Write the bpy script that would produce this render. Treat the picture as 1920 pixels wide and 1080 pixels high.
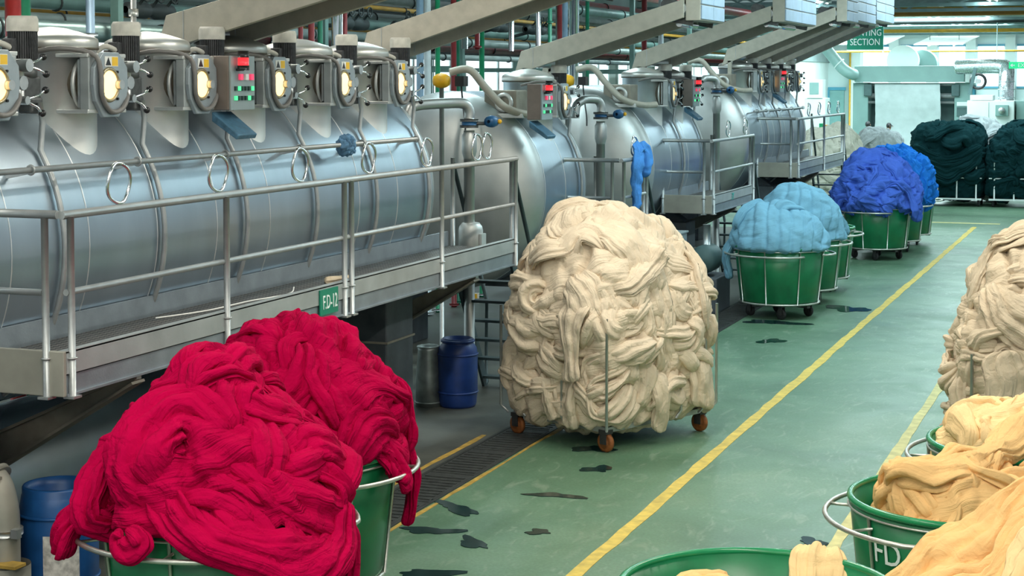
import bpy, math, random
import numpy as np
from mathutils import Vector, Matrix
PI = math.pi
for o in list(bpy.data.objects): bpy.data.objects.remove(o)
scene = bpy.context.scene
C = scene.collection

# ------------------------------------------------------------------ camera
PITCH = math.radians(2.86); YAW = math.radians(20.281); EYE = 3.6
cam_d = bpy.data.cameras.new('camera'); cam = bpy.data.objects.new('camera', cam_d); C.objects.link(cam)
cam.location = (0, 0, EYE)
cam.rotation_euler = (PI/2-PITCH, 0, YAW)
cam_d.sensor_width = 36; cam_d.lens = 3200/1920*36
cam_d.shift_y = -(540-309.87)/1920
cam_d.clip_end = 400
scene.camera = cam

# ------------------------------------------------------------------ world, lights, exposure
w = bpy.data.worlds.new('world'); scene.world = w; w.use_nodes = True
bg = w.node_tree.nodes['Background']; bg.inputs[0].default_value = (0.80, 0.93, 1.0, 1); bg.inputs[1].default_value = 0.50
scene.view_settings.view_transform = 'Standard'; scene.view_settings.look = 'None'
scene.view_settings.exposure = 0.18; scene.view_settings.gamma = 1; scene.view_settings.use_curve_mapping = False

def area(name, loc, size, power, col, rot=(0, 0, 0)):
    l = bpy.data.lights.new(name, 'AREA'); l.shape = 'RECTANGLE'; l.size, l.size_y = size; l.energy = power; l.color = col
    o = bpy.data.objects.new(name, l); C.objects.link(o); o.location = loc; o.rotation_euler = rot
    return o
# rows of fluorescent battens over the aisle, plus added fill battens over the machines and behind the camera (their housings are built with the ceiling)
BATTENS = [(x, y) for y in (-2, 6, 14, 22, 30, 40, 50) for x in (-4.2, -0.5, -9.2)]
for x, y in BATTENS: area('batten_light', (x, y, 5.93), (0.3, 5.0), (140 if x < -9 else 330 if y < 0 else 220) if y < 35 else 280, (1.0, 0.94, 0.82) if y < 20 else (0.72, 0.96, 1.0))
for y in (62, 70, 78):
    area('hall_light', (-9, y, 5.9), (8, 3), 1400, (0.75, 0.97, 1.0))  # added fill without fixtures, overexposes the far end

# ------------------------------------------------------------------ materials
MATS = {}
def mk(name, col, rough=.6, metal=0., var=.12, scale=6., bump=0., bscale=60., emit=None, estr=0., stretch=(1, 1, 1), spec=.5, rvar=.1):
    if name in MATS: return MATS[name]
    m = bpy.data.materials.new(name); m.use_nodes = True; nt = m.node_tree; N = nt.nodes; L = nt.links
    b = N['Principled BSDF']; b.inputs['Roughness'].default_value = rough; b.inputs['Metallic'].default_value = metal
    b.inputs['Specular IOR Level'].default_value = spec
    tc = N.new('ShaderNodeTexCoord'); mp = N.new('ShaderNodeMapping'); mp.inputs['Scale'].default_value = stretch
    L.new(tc.outputs['Object'], mp.inputs[0])
    n1 = N.new('ShaderNodeTexNoise'); n1.inputs['Scale'].default_value = scale; n1.inputs['Detail'].default_value = 6; L.new(mp.outputs[0], n1.inputs[0])
    rp = N.new('ShaderNodeValToRGB'); e = rp.color_ramp.elements
    e[0].position = .3; e[1].position = .7
    e[0].color = tuple(max(0, c*(1-var)) for c in col)+(1,); e[1].color = tuple(min(1, c*(1+var)) for c in col)+(1,)
    L.new(n1.outputs[0], rp.inputs[0]); L.new(rp.outputs[0], b.inputs['Base Color'])
    if rvar:
        mr = N.new('ShaderNodeMapRange'); mr.inputs[3].default_value = max(0, rough-rvar); mr.inputs[4].default_value = min(1, rough+rvar)
        L.new(n1.outputs[0], mr.inputs[0]); L.new(mr.outputs[0], b.inputs['Roughness'])
    if bump:
        n2 = N.new('ShaderNodeTexNoise'); n2.inputs['Scale'].default_value = bscale; n2.inputs['Detail'].default_value = 4; L.new(mp.outputs[0], n2.inputs[0])
        bp = N.new('ShaderNodeBump'); bp.inputs['Strength'].default_value = bump; bp.inputs['Distance'].default_value = .02
        L.new(n2.outputs[0], bp.inputs['Height']); L.new(bp.outputs[0], b.inputs['Normal'])
    if emit:
        b.inputs['Emission Color'].default_value = emit+(1,); b.inputs['Emission Strength'].default_value = estr
    MATS[name] = m
    return m

def fabric_mat(name, col, bump=.5):
    m = mk(name, col, .92, 0, .08, 3.0, rvar=0, spec=.05)
    nt = m.node_tree; N = nt.nodes; L = nt.links; b = N['Principled BSDF']
    uv = N.new('ShaderNodeUVMap'); uv.uv_map = 'weave'; tc = N.new('ShaderNodeTexCoord')
    hs = []
    for sc, dist in (((2.2, 17, 1), .8), ((5, 48, 1), .4)):      # creases that run along the cloth
        mp = N.new('ShaderNodeMapping'); mp.inputs['Scale'].default_value = sc; L.new(uv.outputs[0], mp.inputs[0])
        n = N.new('ShaderNodeTexNoise'); n.inputs['Scale'].default_value = 1; n.inputs['Detail'].default_value = 3; n.inputs['Distortion'].default_value = dist
        L.new(mp.outputs[0], n.inputs[0]); hs.append(n.outputs[0])
    n2 = N.new('ShaderNodeTexNoise'); n2.inputs['Scale'].default_value = 11; n2.inputs['Detail'].default_value = 4; n2.inputs['Distortion'].default_value = 1.2; L.new(tc.outputs['Object'], n2.inputs[0]); hs.append(n2.outputs[0])
    acc = None
    for h, k in zip(hs, (1.0, .28, .6)):
        ad = N.new('ShaderNodeMath'); ad.operation = 'MULTIPLY_ADD'; ad.inputs[1].default_value = k; L.new(h, ad.inputs[0])
        if acc is None: ad.inputs[2].default_value = 0
        else: L.new(acc, ad.inputs[2])
        acc = ad.outputs[0]
    bp = N.new('ShaderNodeBump'); bp.inputs['Strength'].default_value = bump; bp.inputs['Distance'].default_value = .045
    L.new(acc, bp.inputs['Height']); L.new(bp.outputs[0], b.inputs['Normal'])
    return m

mk('tank', (.36, .43, .49), .36, .9, .10, 2.2, .03, 130, stretch=(1, 1, .25), rvar=.08)
mk('head', (.47, .49, .48), .42, .85, .07, 5, .02, 120)
mk('neck', (.62, .63, .61), .45, .7, .06, 7, .04, 90)
mk('lid', (.62, .62, .58), .38, .8, .06, 6)
mk('seam', (.72, .74, .74), .35, .8, .05, 9)
mk('port', (.40, .43, .43), .5, .5, .1, 9)
mk('dark_port', (.10, .085, .06), .7, .3, .2, 12)
mk('door', (.36, .41, .44), .45, .55, .08, 10)
mk('rail', (.40, .42, .42), .42, .65, .08, 14)
mk('rail_dark', (.05, .075, .08), .5, .3, .1, 14)
mk('deck_plate', (.26, .30, .33), .5, .55, .14, 5, .05, 60)
mk('toe', (.40, .43, .43), .5, .5, .12, 4, .03, 60)
mk('end_plate', (.36, .35, .30), .55, .4, .1, 6)
mk('support', (.085, .10, .115), .6, .35, .25, 5, .05, 40)
mk('bracket', (.30, .275, .225), .6, .4, .2, 7, .06, 70)
mk('arm', (.46, .43, .36), .55, .2, .1, 9, .04, 80)
mk('arm_under', (.10, .095, .08), .7, .2, .1, 9)  # arm colour darkened, shade beneath the arms put into it
mk('arm_panel', (.34, .44, .55), .45, .4, .1, 5)
mk('chrome', (.75, .77, .78), .16, 1, .05, 9, rvar=.05)
mk('steel_dull', (.5, .52, .52), .4, .8, .08, 14)
mk('motor', (.06, .062, .065), .55, .4, .3, 30)
mk('motor_cap', (.56, .54, .48), .6, .1, .15, 14)
mk('gear', (.11, .115, .115), .5, .6, .25, 22)
mk('black', (.012, .012, .013), .35, 0, .1, 10)
mk('hose', (.20, .19, .18), .5, .2, .1, 10)
mk('lamp', (1, .75, .4), .4, 0, .05, 10, emit=(1, .62, .22), estr=2.0)
mk('lamp_rim', (.45, .38, .25), .35, .8, .1, 10)
mk('sticker_y', (.85, .52, .03), .5, 0, .03, 10)
mk('sticker_w', (.82, .82, .78), .5, 0, .03, 10)
mk('panel_grey', (.30, .36, .37), .5, .3, .06, 10)
mk('panel_side', (.23, .19, .165), .55, .3, .1, 10)
mk('screen_blue', (.07, .17, .26), .4, .2, .3, 18)
mk('red_lens', (.75, .02, .03), .3, 0, .05, 9, emit=(1, .03, .04), estr=1.1)
mk('red_button', (.75, .06, .16), .4, 0, .05, 9, emit=(1, .06, .15), estr=.5)
mk('white_button', (.8, .8, .78), .4, 0, .05, 9)
mk('green_button', (.05, .6, .25), .4, 0, .05, 9, emit=(.1, 1, .35), estr=.8)
mk('dark_button', (.02, .05, .04), .4, 0, .05, 9)
mk('tub', (.006, .15, .055), .33, 0, .22, 5, .02, 60, rvar=.08)
mk('tub_rim', (.008, .21, .075), .25, 0, .15, 6)
mk('rod', (.55, .55, .50), .35, .85, .1, 14)
mk('caster', (.06, .06, .06), .5, .5, .3, 16)
mk('wheel_black', (.02, .02, .022), .6, 0, .2, 16)
mk('wheel_rust', (.26, .085, .02), .6, .1, .35, 20)
mk('drum', (.012, .085, .27), .38, 0, .25, 6, .02, 30)
mk('drum_dark', (.008, .035, .17), .42, 0, .25, 6, .02, 30)
mk('label_paper', (.6, .58, .54), .7, 0, .35, 25)
mk('galv', (.34, .38, .37), .4, .7, .3, 9)
mk('line', (.56, .41, .075), .7, 0, .25, 9, .05, 40)
mk('line_old', (.42, .27, .05), .7, 0, .3, 9)
mk('line_worn', (.50, .46, .20), .7, 0, .25, 7)
mk('trench', (.045, .05, .048), .55, .3, .35, 12, .3, 60)
mk('puddle', (.008, .028, .026), .12, 0, .2, 6, rvar=.04)
mk('p_red', (.19, .018, .02), .45, .1, .2, 6)
mk('p_redbright', (.42, .03, .025), .4, .1, .15, 6)
mk('p_green', (.008, .14, .075), .4, .1, .2, 6)
mk('p_greenbright', (.01, .23, .10), .35, .1, .2, 6)
mk('p_blue', (.25, .36, .47), .4, .3, .12, 6)
mk('p_white', (.62, .67, .68), .4, .2, .1, 6)
mk('p_grey', (.32, .39, .37), .45, .5, .18, 4)
mk('p_teal', (.14, .25, .22), .5, .3, .2, 4)
mk('p_dark', (.025, .035, .035), .6, .2, .3, 6)
mk('p_yellow', (.62, .33, .03), .5, .1, .15, 6)
mk('duct', (.22, .32, .31), .35, .7, .12, 8)
mk('foil', (.62, .68, .70), .25, .9, .3, 20)
mk('valve_blue', (.015, .10, .24), .4, .1, .2, 12)
mk('valve_yellow', (.80, .42, .01), .45, 0, .12, 12)
mk('wall_white', (.66, .74, .73), .8, 0, .06, 1.5)
mk('wall_teal', (.24, .31, .31), .8, 0, .15, 1.2)
mk('wall_far', (.60, .72, .72), .8, 0, .04, .5)
mk('ceil', (.60, .68, .67), .8, 0, .12, .8)
mk('truss', (.13, .20, .20), .6, .3, .2, 3)
mk('orange_steel', (.40, .19, .03), .6, .1, .15, 3)
mk('pane', (.8, .9, .92), .4, 0, .04, 1, emit=(.78, .95, 1.0), estr=1.5)
mk('tube_light', (.9, .95, 1), .4, 0, .02, 1, emit=(.9, .98, 1.0), estr=5)
mk('blue_frame', (.08, .30, .42), .5, 0, .08, 3)
mk('teal_door', (.20, .38, .37), .5, 0, .08, 3)
mk('machine_white', (.62, .70, .68), .45, .1, .05, 3)
mk('machine_green', (.20, .33, .31), .5, .1, .07, 2)
mk('machine_dark', (.06, .11, .11), .55, .2, .2, 4)
mk('sign_green', (.0, .20, .12), .45, 0, .04, 3)
mk('sign_white', (.80, .86, .84), .5, 0, .02, 3)
mk('sign_exit', (.0, .25, .10), .4, 0, .1, 3, emit=(.02, .8, .3), estr=.7)
mk('skin', (.22, .12, .075), .55, 0, .1, 9)
mk('hair', (.010, .010, .012), .5, 0, .2, 30)
mk('shirt_dark', (.02, .03, .035), .8, 0, .2, 9)
mk('shirt_grey', (.28, .34, .34), .8, 0, .1, 9)
mk('trouser', (.03, .04, .06), .8, 0, .2, 9)
RED = fabric_mat('fabric_crimson', (.40, .0003, .044), .8)
CREAM = fabric_mat('fabric_cream', (.68, .57, .43), .6)
CREAM2 = fabric_mat('fabric_ecru', (.58, .48, .35), .6)
PEACH = fabric_mat('fabric_peach', (.80, .50, .22))
PEACH2 = fabric_mat('fabric_peach_pale', (.84, .60, .31))
ROYAL = fabric_mat('fabric_royal', (.07, .15, .60))
SKY = fabric_mat('fabric_sky', (.19, .39, .52), .28)
AZURE = fabric_mat('fabric_azure', (.02, .19, .66))
DARKF = fabric_mat('fabric_dark', (.006, .030, .034))
GREYF = fabric_mat('fabric_grey', (.42, .46, .47))
GREIGE = fabric_mat('fabric_greige', (.52, .50, .42))
WHITEF = fabric_mat('fabric_white', (.46, .53, .53), .05)

def grating_mat():
    m = mk('grating', (.13, .12, .11), .55, .5, .2, 9)
    nt = m.node_tree; N = nt.nodes; L = nt.links; b = N['Principled BSDF']
    tc = N.new('ShaderNodeTexCoord'); mp = N.new('ShaderNodeMapping'); mp.inputs['Rotation'].default_value = (0, 0, PI/4)
    L.new(tc.outputs['Object'], mp.inputs[0])
    ck = N.new('ShaderNodeTexChecker'); ck.inputs['Scale'].default_value = 24; L.new(mp.outputs[0], ck.inputs[0])
    bp = N.new('ShaderNodeBump'); bp.inputs['Strength'].default_value = 1; bp.inputs['Distance'].default_value = .02
    L.new(ck.outputs[1], bp.inputs['Height']); L.new(bp.outputs[0], b.inputs['Normal'])
    mx = N.new('ShaderNodeMixRGB'); mx.inputs[1].default_value = (.03, .03, .03, 1); mx.inputs[2].default_value = (.22, .20, .18, 1)
    L.new(ck.outputs[1], mx.inputs[0]); L.new(mx.outputs[0], b.inputs['Base Color'])
grating_mat()

def floor_mat():
    m = bpy.data.materials.new('floor_epoxy'); m.use_nodes = True; nt = m.node_tree; N = nt.nodes; L = nt.links
    b = N['Principled BSDF']; tc = N.new('ShaderNodeTexCoord')
    def noise(scale, det, st=(1, 1, 1), dist=0.):
        mp = N.new('ShaderNodeMapping'); mp.inputs['Scale'].default_value = st; L.new(tc.outputs['Object'], mp.inputs[0])
        n = N.new('ShaderNodeTexNoise'); n.inputs['Scale'].default_value = scale; n.inputs['Detail'].default_value = det; n.inputs['Distortion'].default_value = dist
        L.new(mp.outputs[0], n.inputs[0]); return n.outputs[0]
    def ramp(src, stops):
        r = N.new('ShaderNodeValToRGB'); e = r.color_ramp.elements
        while len(e) < len(stops): e.new(.5)
        for k, (p, c) in enumerate(stops): e[k].position = p; e[k].color = c+(1,)
        L.new(src, r.inputs[0]); return r.outputs[0]
    base = ramp(noise(.55, 7, dist=.6), [(.3, (.066, .140, .082)), (.52, (.098, .195, .118)), (.75, (.150, .245, .155))])
    scuff = ramp(noise(5, 10, (1, .35, 1), 2.5), [(.56, (0, 0, 0)), (.72, (.5, .5, .5))])
    mx = N.new('ShaderNodeMixRGB'); mx.inputs[2].default_value = (.24, .31, .23, 1); L.new(scuff, mx.inputs[0]); L.new(base, mx.inputs[1])
    fine = ramp(noise(40, 4), [(.3, (.82, .82, .82)), (.7, (1.12, 1.12, 1.12))])
    ml = N.new('ShaderNodeMixRGB'); ml.blend_type = 'MULTIPLY'; ml.inputs[0].default_value = 1; L.new(mx.outputs[0], ml.inputs[1]); L.new(fine, ml.inputs[2])
    L.new(ml.outputs[0], b.inputs['Base Color'])
    rr = N.new('ShaderNodeMapRange'); rr.inputs[3].default_value = .26; rr.inputs[4].default_value = .62; L.new(noise(1.3, 6, dist=1), rr.inputs[0]); L.new(rr.outputs[0], b.inputs['Roughness'])
    bp = N.new('ShaderNodeBump'); bp.inputs['Strength'].default_value = .12; bp.inputs['Distance'].default_value = .02
    L.new(noise(7, 6), bp.inputs['Height']); L.new(bp.outputs[0], b.inputs['Normal'])
    MATS['floor'] = m
floor_mat()
def M(m): return MATS[m] if isinstance(m, str) else m

# ------------------------------------------------------------------ mesh builder
WLOC = {}; KIDS = {}; PROTO = []
def link(o, parent=None, show=True):
    if show: C.objects.link(o)
    else: PROTO.append(o)
    if parent is not None:
        o.parent = parent; KIDS.setdefault(parent.name, []).append(o)
    return o
def tag(o, label=None, cat=None, group=None, kind=None):
    if label: o['label'] = label
    if cat: o['category'] = cat
    if group: o['group'] = group
    if kind: o['kind'] = kind
    return o
def thing(name, label, cat, loc=(0, 0, 0), rz=0, group=None, show=True):
    o = bpy.data.objects.new(name, None); o.empty_display_size = .1; link(o, None, show)
    o.location = loc; o.rotation_euler = (0, 0, rz); WLOC[o.name] = Vector(loc)
    return tag(o, label, cat, group)
def copy_tree(o, parent=None, loc=None, rz=None):
    c = o.copy(); link(c, parent)
    if loc is not None: c.location = loc
    if rz is not None: c.rotation_euler = (0, 0, rz)
    for ch in KIDS.get(o.name, []): copy_tree(ch, c)
    return c

class MB:
    def __init__(s): s.v = []; s.f = []; s.sm = []
    def add(s, vs, fs, smooth=False):
        n = len(s.v); s.v += [tuple(map(float, p)) for p in vs]; s.f += [tuple(i+n for i in f) for f in fs]; s.sm += [smooth]*len(fs); return s
    def box(s, x0, x1, y0, y1, z0, z1):
        return s.add([(x0, y0, z0), (x1, y0, z0), (x1, y1, z0), (x0, y1, z0), (x0, y0, z1), (x1, y0, z1), (x1, y1, z1), (x0, y1, z1)],
                     [(3, 2, 1, 0), (4, 5, 6, 7), (0, 1, 5, 4), (1, 2, 6, 5), (2, 3, 7, 6), (3, 0, 4, 7)])
    def cbox(s, c, d): return s.box(c[0]-d[0]/2, c[0]+d[0]/2, c[1]-d[1]/2, c[1]+d[1]/2, c[2]-d[2]/2, c[2]+d[2]/2)
    def bar(s, p0, p1, wd, h, up=(0, 0, 1)):
        p0 = Vector(p0); p1 = Vector(p1); t = (p1-p0).normalized(); a = t.cross(Vector(up)).normalized(); u = a.cross(t).normalized()
        vs = []
        for p in (p0, p1):
            for i, j in ((-1, -1), (1, -1), (1, 1), (-1, 1)): vs.append(p+a*(i*wd/2)+u*(j*h/2))
        return s.add(vs, [(0, 1, 2, 3), (7, 6, 5, 4), (4, 5, 1, 0), (5, 6, 2, 1), (6, 7, 3, 2), (7, 4, 0, 3)])
    def tube(s, pts, r, n=10, closed=False, caps=True):
        pts = [Vector(p) for p in pts]; m = len(pts); rs = r if isinstance(r, (list, tuple)) else [r]*m
        T = []
        for i in range(m):
            a = pts[(i-1) % m] if closed or i > 0 else pts[i]; b = pts[(i+1) % m] if closed or i < m-1 else pts[i]
            T.append((b-a).normalized())
        up = Vector((0, 0, 1)) if abs(T[0].z) < .9 else Vector((0, 1, 0))
        u = (up-T[0]*up.dot(T[0])).normalized(); vs = []
        for i in range(m):
            u = (u-T[i]*u.dot(T[i])).normalized(); b = T[i].cross(u)
            for k in range(n):
                a = 2*PI*k/n; vs.append(pts[i]+(u*math.cos(a)+b*math.sin(a))*rs[i])
        fs = []
        for i in range(m if closed else m-1):
            j = (i+1) % m
            for k in range(n): fs.append((i*n+k, j*n+k, j*n+(k+1) % n, i*n+(k+1) % n)[::-1])
        s.add(vs, fs, True)
        if caps and not closed:
            b0 = len(s.v)-m*n
            s.f.append(tuple(b0+k for k in range(n))); s.sm.append(False)
            s.f.append(tuple(b0+(m-1)*n+k for k in range(n))[::-1]); s.sm.append(False)
        return s
    def cyl(s, p0, p1, r, r1=None, n=16): return s.tube([p0, p1], [r, r if r1 is None else r1], n)
    def lathe(s, prof, c=(0, 0, 0), axis='Z', n=32, smooth=True):
        vs = []
        for r, z in prof:
            for k in range(n):
                a = 2*PI*k/n; x, y = r*math.cos(a), r*math.sin(a)
                p = (x, y, z) if axis == 'Z' else ((x, z, -y) if axis == 'Y' else (z, x, y))
                vs.append((p[0]+c[0], p[1]+c[1], p[2]+c[2]))
        fs = []
        for i in range(len(prof)-1):
            for k in range(n): fs.append((i*n+k, i*n+(k+1) % n, (i+1)*n+(k+1) % n, (i+1)*n+k))
        return s.add(vs, fs, smooth)
    def ball(s, c, r, n=12):
        return s.lathe([(max(1e-4, r*math.sin(PI*i/(n//2))), -r*math.cos(PI*i/(n//2))) for i in range(n//2+1)], c, 'Z', n)
    def prism(s, poly, axis, a0, a1):
        m = len(poly); f = {'X': lambda p, a: (a, p[0], p[1]), 'Y': lambda p, a: (p[0], a, p[1]), 'Z': lambda p, a: (p[0], p[1], a)}[axis]
        vs = [f(p, a0) for p in poly]+[f(p, a1) for p in poly]
        return s.add(vs, [tuple(range(m))[::-1], tuple(range(m, 2*m))]+[(i, (i+1) % m, (i+1) % m+m, i+m) for i in range(m)])
    def ring(s, c, R, r, axis='Z', n=32, k=8, a0=0, a1=2*PI):
        full = abs(a1-a0-2*PI) < 1e-6; m = n if full else n+1; pts = []
        for i in range(m):
            a = a0+(a1-a0)*i/n; x, y = R*math.cos(a), R*math.sin(a)
            p = {'Z': (x, y, 0), 'X': (0, x, y), 'Y': (x, 0, y)}[axis]; pts.append((c[0]+p[0], c[1]+p[1], c[2]+p[2]))
        return s.tube(pts, r, k, full)
    def mesh(s, name, off=(0, 0, 0)):
        me = bpy.data.meshes.new(name); o = Vector(off)
        me.from_pydata([(p[0]-o.x, p[1]-o.y, p[2]-o.z) for p in s.v], [], s.f); me.polygons.foreach_set('use_smooth', s.sm); me.update()
        return me
    def build(s, name, mat, parent=None, bevel=0, show=True, world=True, loc=None):
        off = WLOC.get(parent.name, (0, 0, 0)) if (parent is not None and world) else (0, 0, 0)
        me = s.mesh(name, off); me.materials.append(M(mat)); o = bpy.data.objects.new(name, me)
        link(o, parent, show)
        if loc is not None: o.location = loc
        if parent is not None: WLOC[o.name] = Vector(off) if world else Vector((0, 0, 0))
        else: WLOC[o.name] = Vector((0, 0, 0))
        if bevel:
            b = o.modifiers.new('bevel', 'BEVEL'); b.width = bevel; b.segments = 2; b.limit_method = 'ANGLE'
        return o
def solo(name, mb, mat, label, cat, group=None, kind=None, bevel=0, parent=None):
    return tag(mb.build(name, mat, parent, bevel), label, cat, group, kind)
def struct(name, mb, mat, bevel=0): return tag(mb.build(name, mat, None, bevel), kind='structure')

def text_mesh(body, size, depth):
    cu = bpy.data.curves.new('lettering', 'FONT'); cu.body = body; cu.size = size; cu.extrude = depth; cu.align_x = 'CENTER'; cu.align_y = 'CENTER'; cu.resolution_u = 3
    o = bpy.data.objects.new('lettering', cu); C.objects.link(o); dg = bpy.context.evaluated_depsgraph_get()
    me = bpy.data.meshes.new_from_object(o.evaluated_get(dg)); bpy.data.objects.remove(o); bpy.data.curves.remove(cu)
    return me
def add_text(name, body, size, depth, mat, parent, mtx, fn=None):
    me = text_mesh(body, size, depth); me.materials.clear(); me.materials.append(M(mat)); me.transform(mtx)
    if fn:
        for v in me.vertices: v.co = fn(v.co)
    o = bpy.data.objects.new(name, me); return link(o, parent)

# ------------------------------------------------------------------ fabric
class SN:
    def __init__(s, rng, freq, n=12):
        s.k = rng.normal(size=(n, 3))*freq; s.p = rng.uniform(0, 2*PI, n); s.n = n
    def __call__(s, P): return np.sin(P@s.k.T+s.p).sum(-1)/math.sqrt(s.n/2)
class N1:
    def __init__(s, rng, freq, n=5): s.k = rng.normal(size=n)*freq; s.p = rng.uniform(0, 2*PI, n); s.n = n
    def __call__(s, t): return np.sin(np.multiply.outer(t, s.k)+s.p).sum(-1)/math.sqrt(s.n/2)
class FM:
    def __init__(s): s.V = []; s.F = []; s.U = []; s.n = 0
    def grid(s, P, closed, U=None):          # P (nu, nv, 3); U (nu, nv or nv+1, 2)
        nu, nv = P.shape[:2]; s.V.append(P.reshape(-1, 3)); i = np.arange(nu-1)[:, None]; j = np.arange(nv if closed else nv-1)[None, :]
        a = i*nv+j; b = i*nv+(j+1) % nv; c = (i+1)*nv+(j+1) % nv; d = (i+1)*nv+j
        s.F.append(np.stack(np.broadcast_arrays(a, b, c, d), -1).reshape(-1, 4)+s.n); s.n += nu*nv
        s.U.append(np.stack([U[i, j], U[i, j+1], U[i+1, j+1], U[i+1, j]], 2).reshape(-1, 2))
    def build(s, name, mat, parent=None, crump=.016, fr=8.):
        V = np.concatenate(s.V); F = np.concatenate(s.F); U = np.concatenate(s.U)
        rg = np.random.default_rng(len(V)); V = V+crump*np.stack([SN(rg, fr, 10)(V)+.45*SN(rg, fr*2.4, 10)(V) for _ in range(3)], -1)
        if parent is not None: V = V-np.array(WLOC[parent.name])
        me = bpy.data.meshes.new(name); me.vertices.add(len(V)); me.vertices.foreach_set('co', V.astype(np.float32).ravel())
        me.loops.add(F.size); me.loops.foreach_set('vertex_index', F.astype(np.int32).ravel())
        me.polygons.add(len(F)); me.polygons.foreach_set('loop_start', np.arange(0, F.size, 4, dtype=np.int32)); me.polygons.foreach_set('use_smooth', np.ones(len(F), bool))
        me.update(calc_edges=True); uv = me.uv_layers.new(name='weave'); uv.data.foreach_set('uv', U.astype(np.float32).ravel()); me.materials.append(M(mat))
        o = bpy.data.objects.new(name, me); return link(o, parent)

def norm(a): return a/np.maximum(np.linalg.norm(a, axis=-1, keepdims=True), 1e-9)
def rope(fm, path, nrm, wd, th, rng, nv=28, depth=1.0, pleats=None, twist=.5, taper=True, wprof=None, fan=None, sp=.062):
    """a bundle of cloth swept along a path: flattened, fanning out, with creases that run along it"""
    path = np.asarray(path, float); n = len(path); u = np.linspace(0, 1, n)
    T = norm(np.gradient(path, axis=0)); B = norm(np.cross(T, nrm)); Nn = norm(np.cross(B, T))
    v = np.linspace(0, 2*PI, nv, endpoint=False); L = max(np.linalg.norm(np.diff(path, axis=0), axis=1).sum(), .3)
    if fan is None: fan = rng.uniform(.35, 1., 2)
    env = np.clip(1-np.abs(2*u-1)**7, .02, 1)**.6 if taper else np.ones(n)
    wp = 1+.22*N1(rng, 4*L)(u) if wprof is None else wprof
    W = wd*(fan[0]+(fan[1]-fan[0])*u)/max(fan)*wp*env; H = th*(1+.2*N1(rng, 4*L)(u))*env
    tw = twist*N1(rng, 2.0*L)(u)
    lat = np.cos(v)[None, :]*W[:, None]                       # lateral offset
    per = max(3, int(2*PI*wd*.8/sp))
    disp = np.zeros((n, nv)); ang = v[None, :]+tw[:, None]
    for m, A, sg in ((per*.3, .50, .55), (per*.62, .42, .42), (per, .22, .45)):
        m = max(2, int(round(m))); dr = N1(rng, 1.1*L)(u)*1.1; md = np.clip(.85+.5*np.sin(2*v+rng.uniform(0, 6))[None, :]+.4*N1(rng, 2*L)(u)[:, None], .1, 1.5)
        disp += A*sp*md*depth*(.4-1.1*np.exp(-(np.sin(.5*m*ang+dr[:, None])/sg)**2))
    disp += .06*sp*depth*np.sin(u[:, None]*L*rng.uniform(25, 45)+2.2*np.sin(v[None, :]*2+rng.uniform(0, 6))+4*N1(rng, 4*L)(u)[:, None])
    disp = disp*env[:, None]*min(1., wd/.08)
    P = path[:, None]+B[:, None]*(lat+np.cos(v)[None, :]*disp)[..., None]+Nn[:, None]*(np.sin(v)[None, :]*(H[:, None]+disp))[..., None]
    o_ = rng.uniform(0, 60, 2); U = np.stack(np.broadcast_arrays(o_[0]+u[:, None]*L, o_[1]+wd*.8*np.linspace(0, 2*PI, nv+1)[None, :]+.15*tw[:, None]*wd), -1)
    fm.grid(P, True, U)
def superq(a, b, cu, cd, p=2., q=2., bump=None, qd=None):
    def rf(d):
        d = np.atleast_2d(d); c = np.where(d[:, 2] > 0, cu, cd); q_ = np.where(d[:, 2] > 0, q, qd or q)
        hp = (np.abs(d[:, 0]/a)**p+np.abs(d[:, 1]/b)**p)**(q_/p)
        r = (hp+np.abs(d[:, 2]/c)**q_)**(-1/q_)
        if bump is not None: r = r*(1+bump(d))
        return r
    return rf
def lobes(*ls):
    """bumps on a heap: (direction, sharpness, height)"""
    ls = [(np.array(norm(np.array(d, float))), s, h) for d, s, h in ls]
    return lambda d: sum(h*np.exp(s*(d@dd-1)) for dd, s, h in ls)
def star(fm, c, R, rf, rng, el0, el1=PI/2, nu=70, nv=150, amp=.02, freq=5., fold=0., nfold=18):
    el = np.linspace(el0, el1-.001, nu); az = np.linspace(0, 2*PI, nv, endpoint=False)
    E_, A_ = np.meshgrid(el, az, indexing='ij')
    d = np.stack([np.cos(E_)*np.cos(A_), np.cos(E_)*np.sin(A_), np.sin(E_)], -1).reshape(-1, 3)
    r = rf(d); P = d*r[:, None]; n1 = SN(rng, freq); n2 = SN(rng, freq*2.3); wv = SN(rng, freq*.5)
    Pw = P+.10*np.stack([wv(P), wv(P+3.1), wv(P+7.7)], -1)
    n3 = SN(rng, freq*5)
    disp = amp*(1.5*(.55-np.exp(-(n1(Pw)/.33)**2))+.8*(.5-np.exp(-(n2(Pw)/.4)**2))+.3*n3(P)+.5*wv(P))
    if fold:
        dv = norm(np.array([[.8, .5, -.3]])); ph = nfold*(.12*A_.ravel()+1.7*(P@dv.T)[:, 0])+2.6*wv(P)+1.2*n1(P*.5)
        disp = disp+fold*(.5-np.exp(-(np.sin(ph*.5)/.45)**2))*np.clip(1.1-.8*np.sin(E_.ravel())+.5*wv(P+9), 0.1, 1.3)
    P = d*(r+disp)[:, None]
    q_ = .5; A2 = np.linspace(0, 2*PI, nv+1); UU = np.stack(np.broadcast_arrays(el[:, None]*.5*q_+A2[None, :]*.7*q_, el[:, None]*.9-A2[None, :]*.25), -1)
    fm.grid((P@R.T+np.array(c)).reshape(nu, nv, 3), True, UU)
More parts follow.
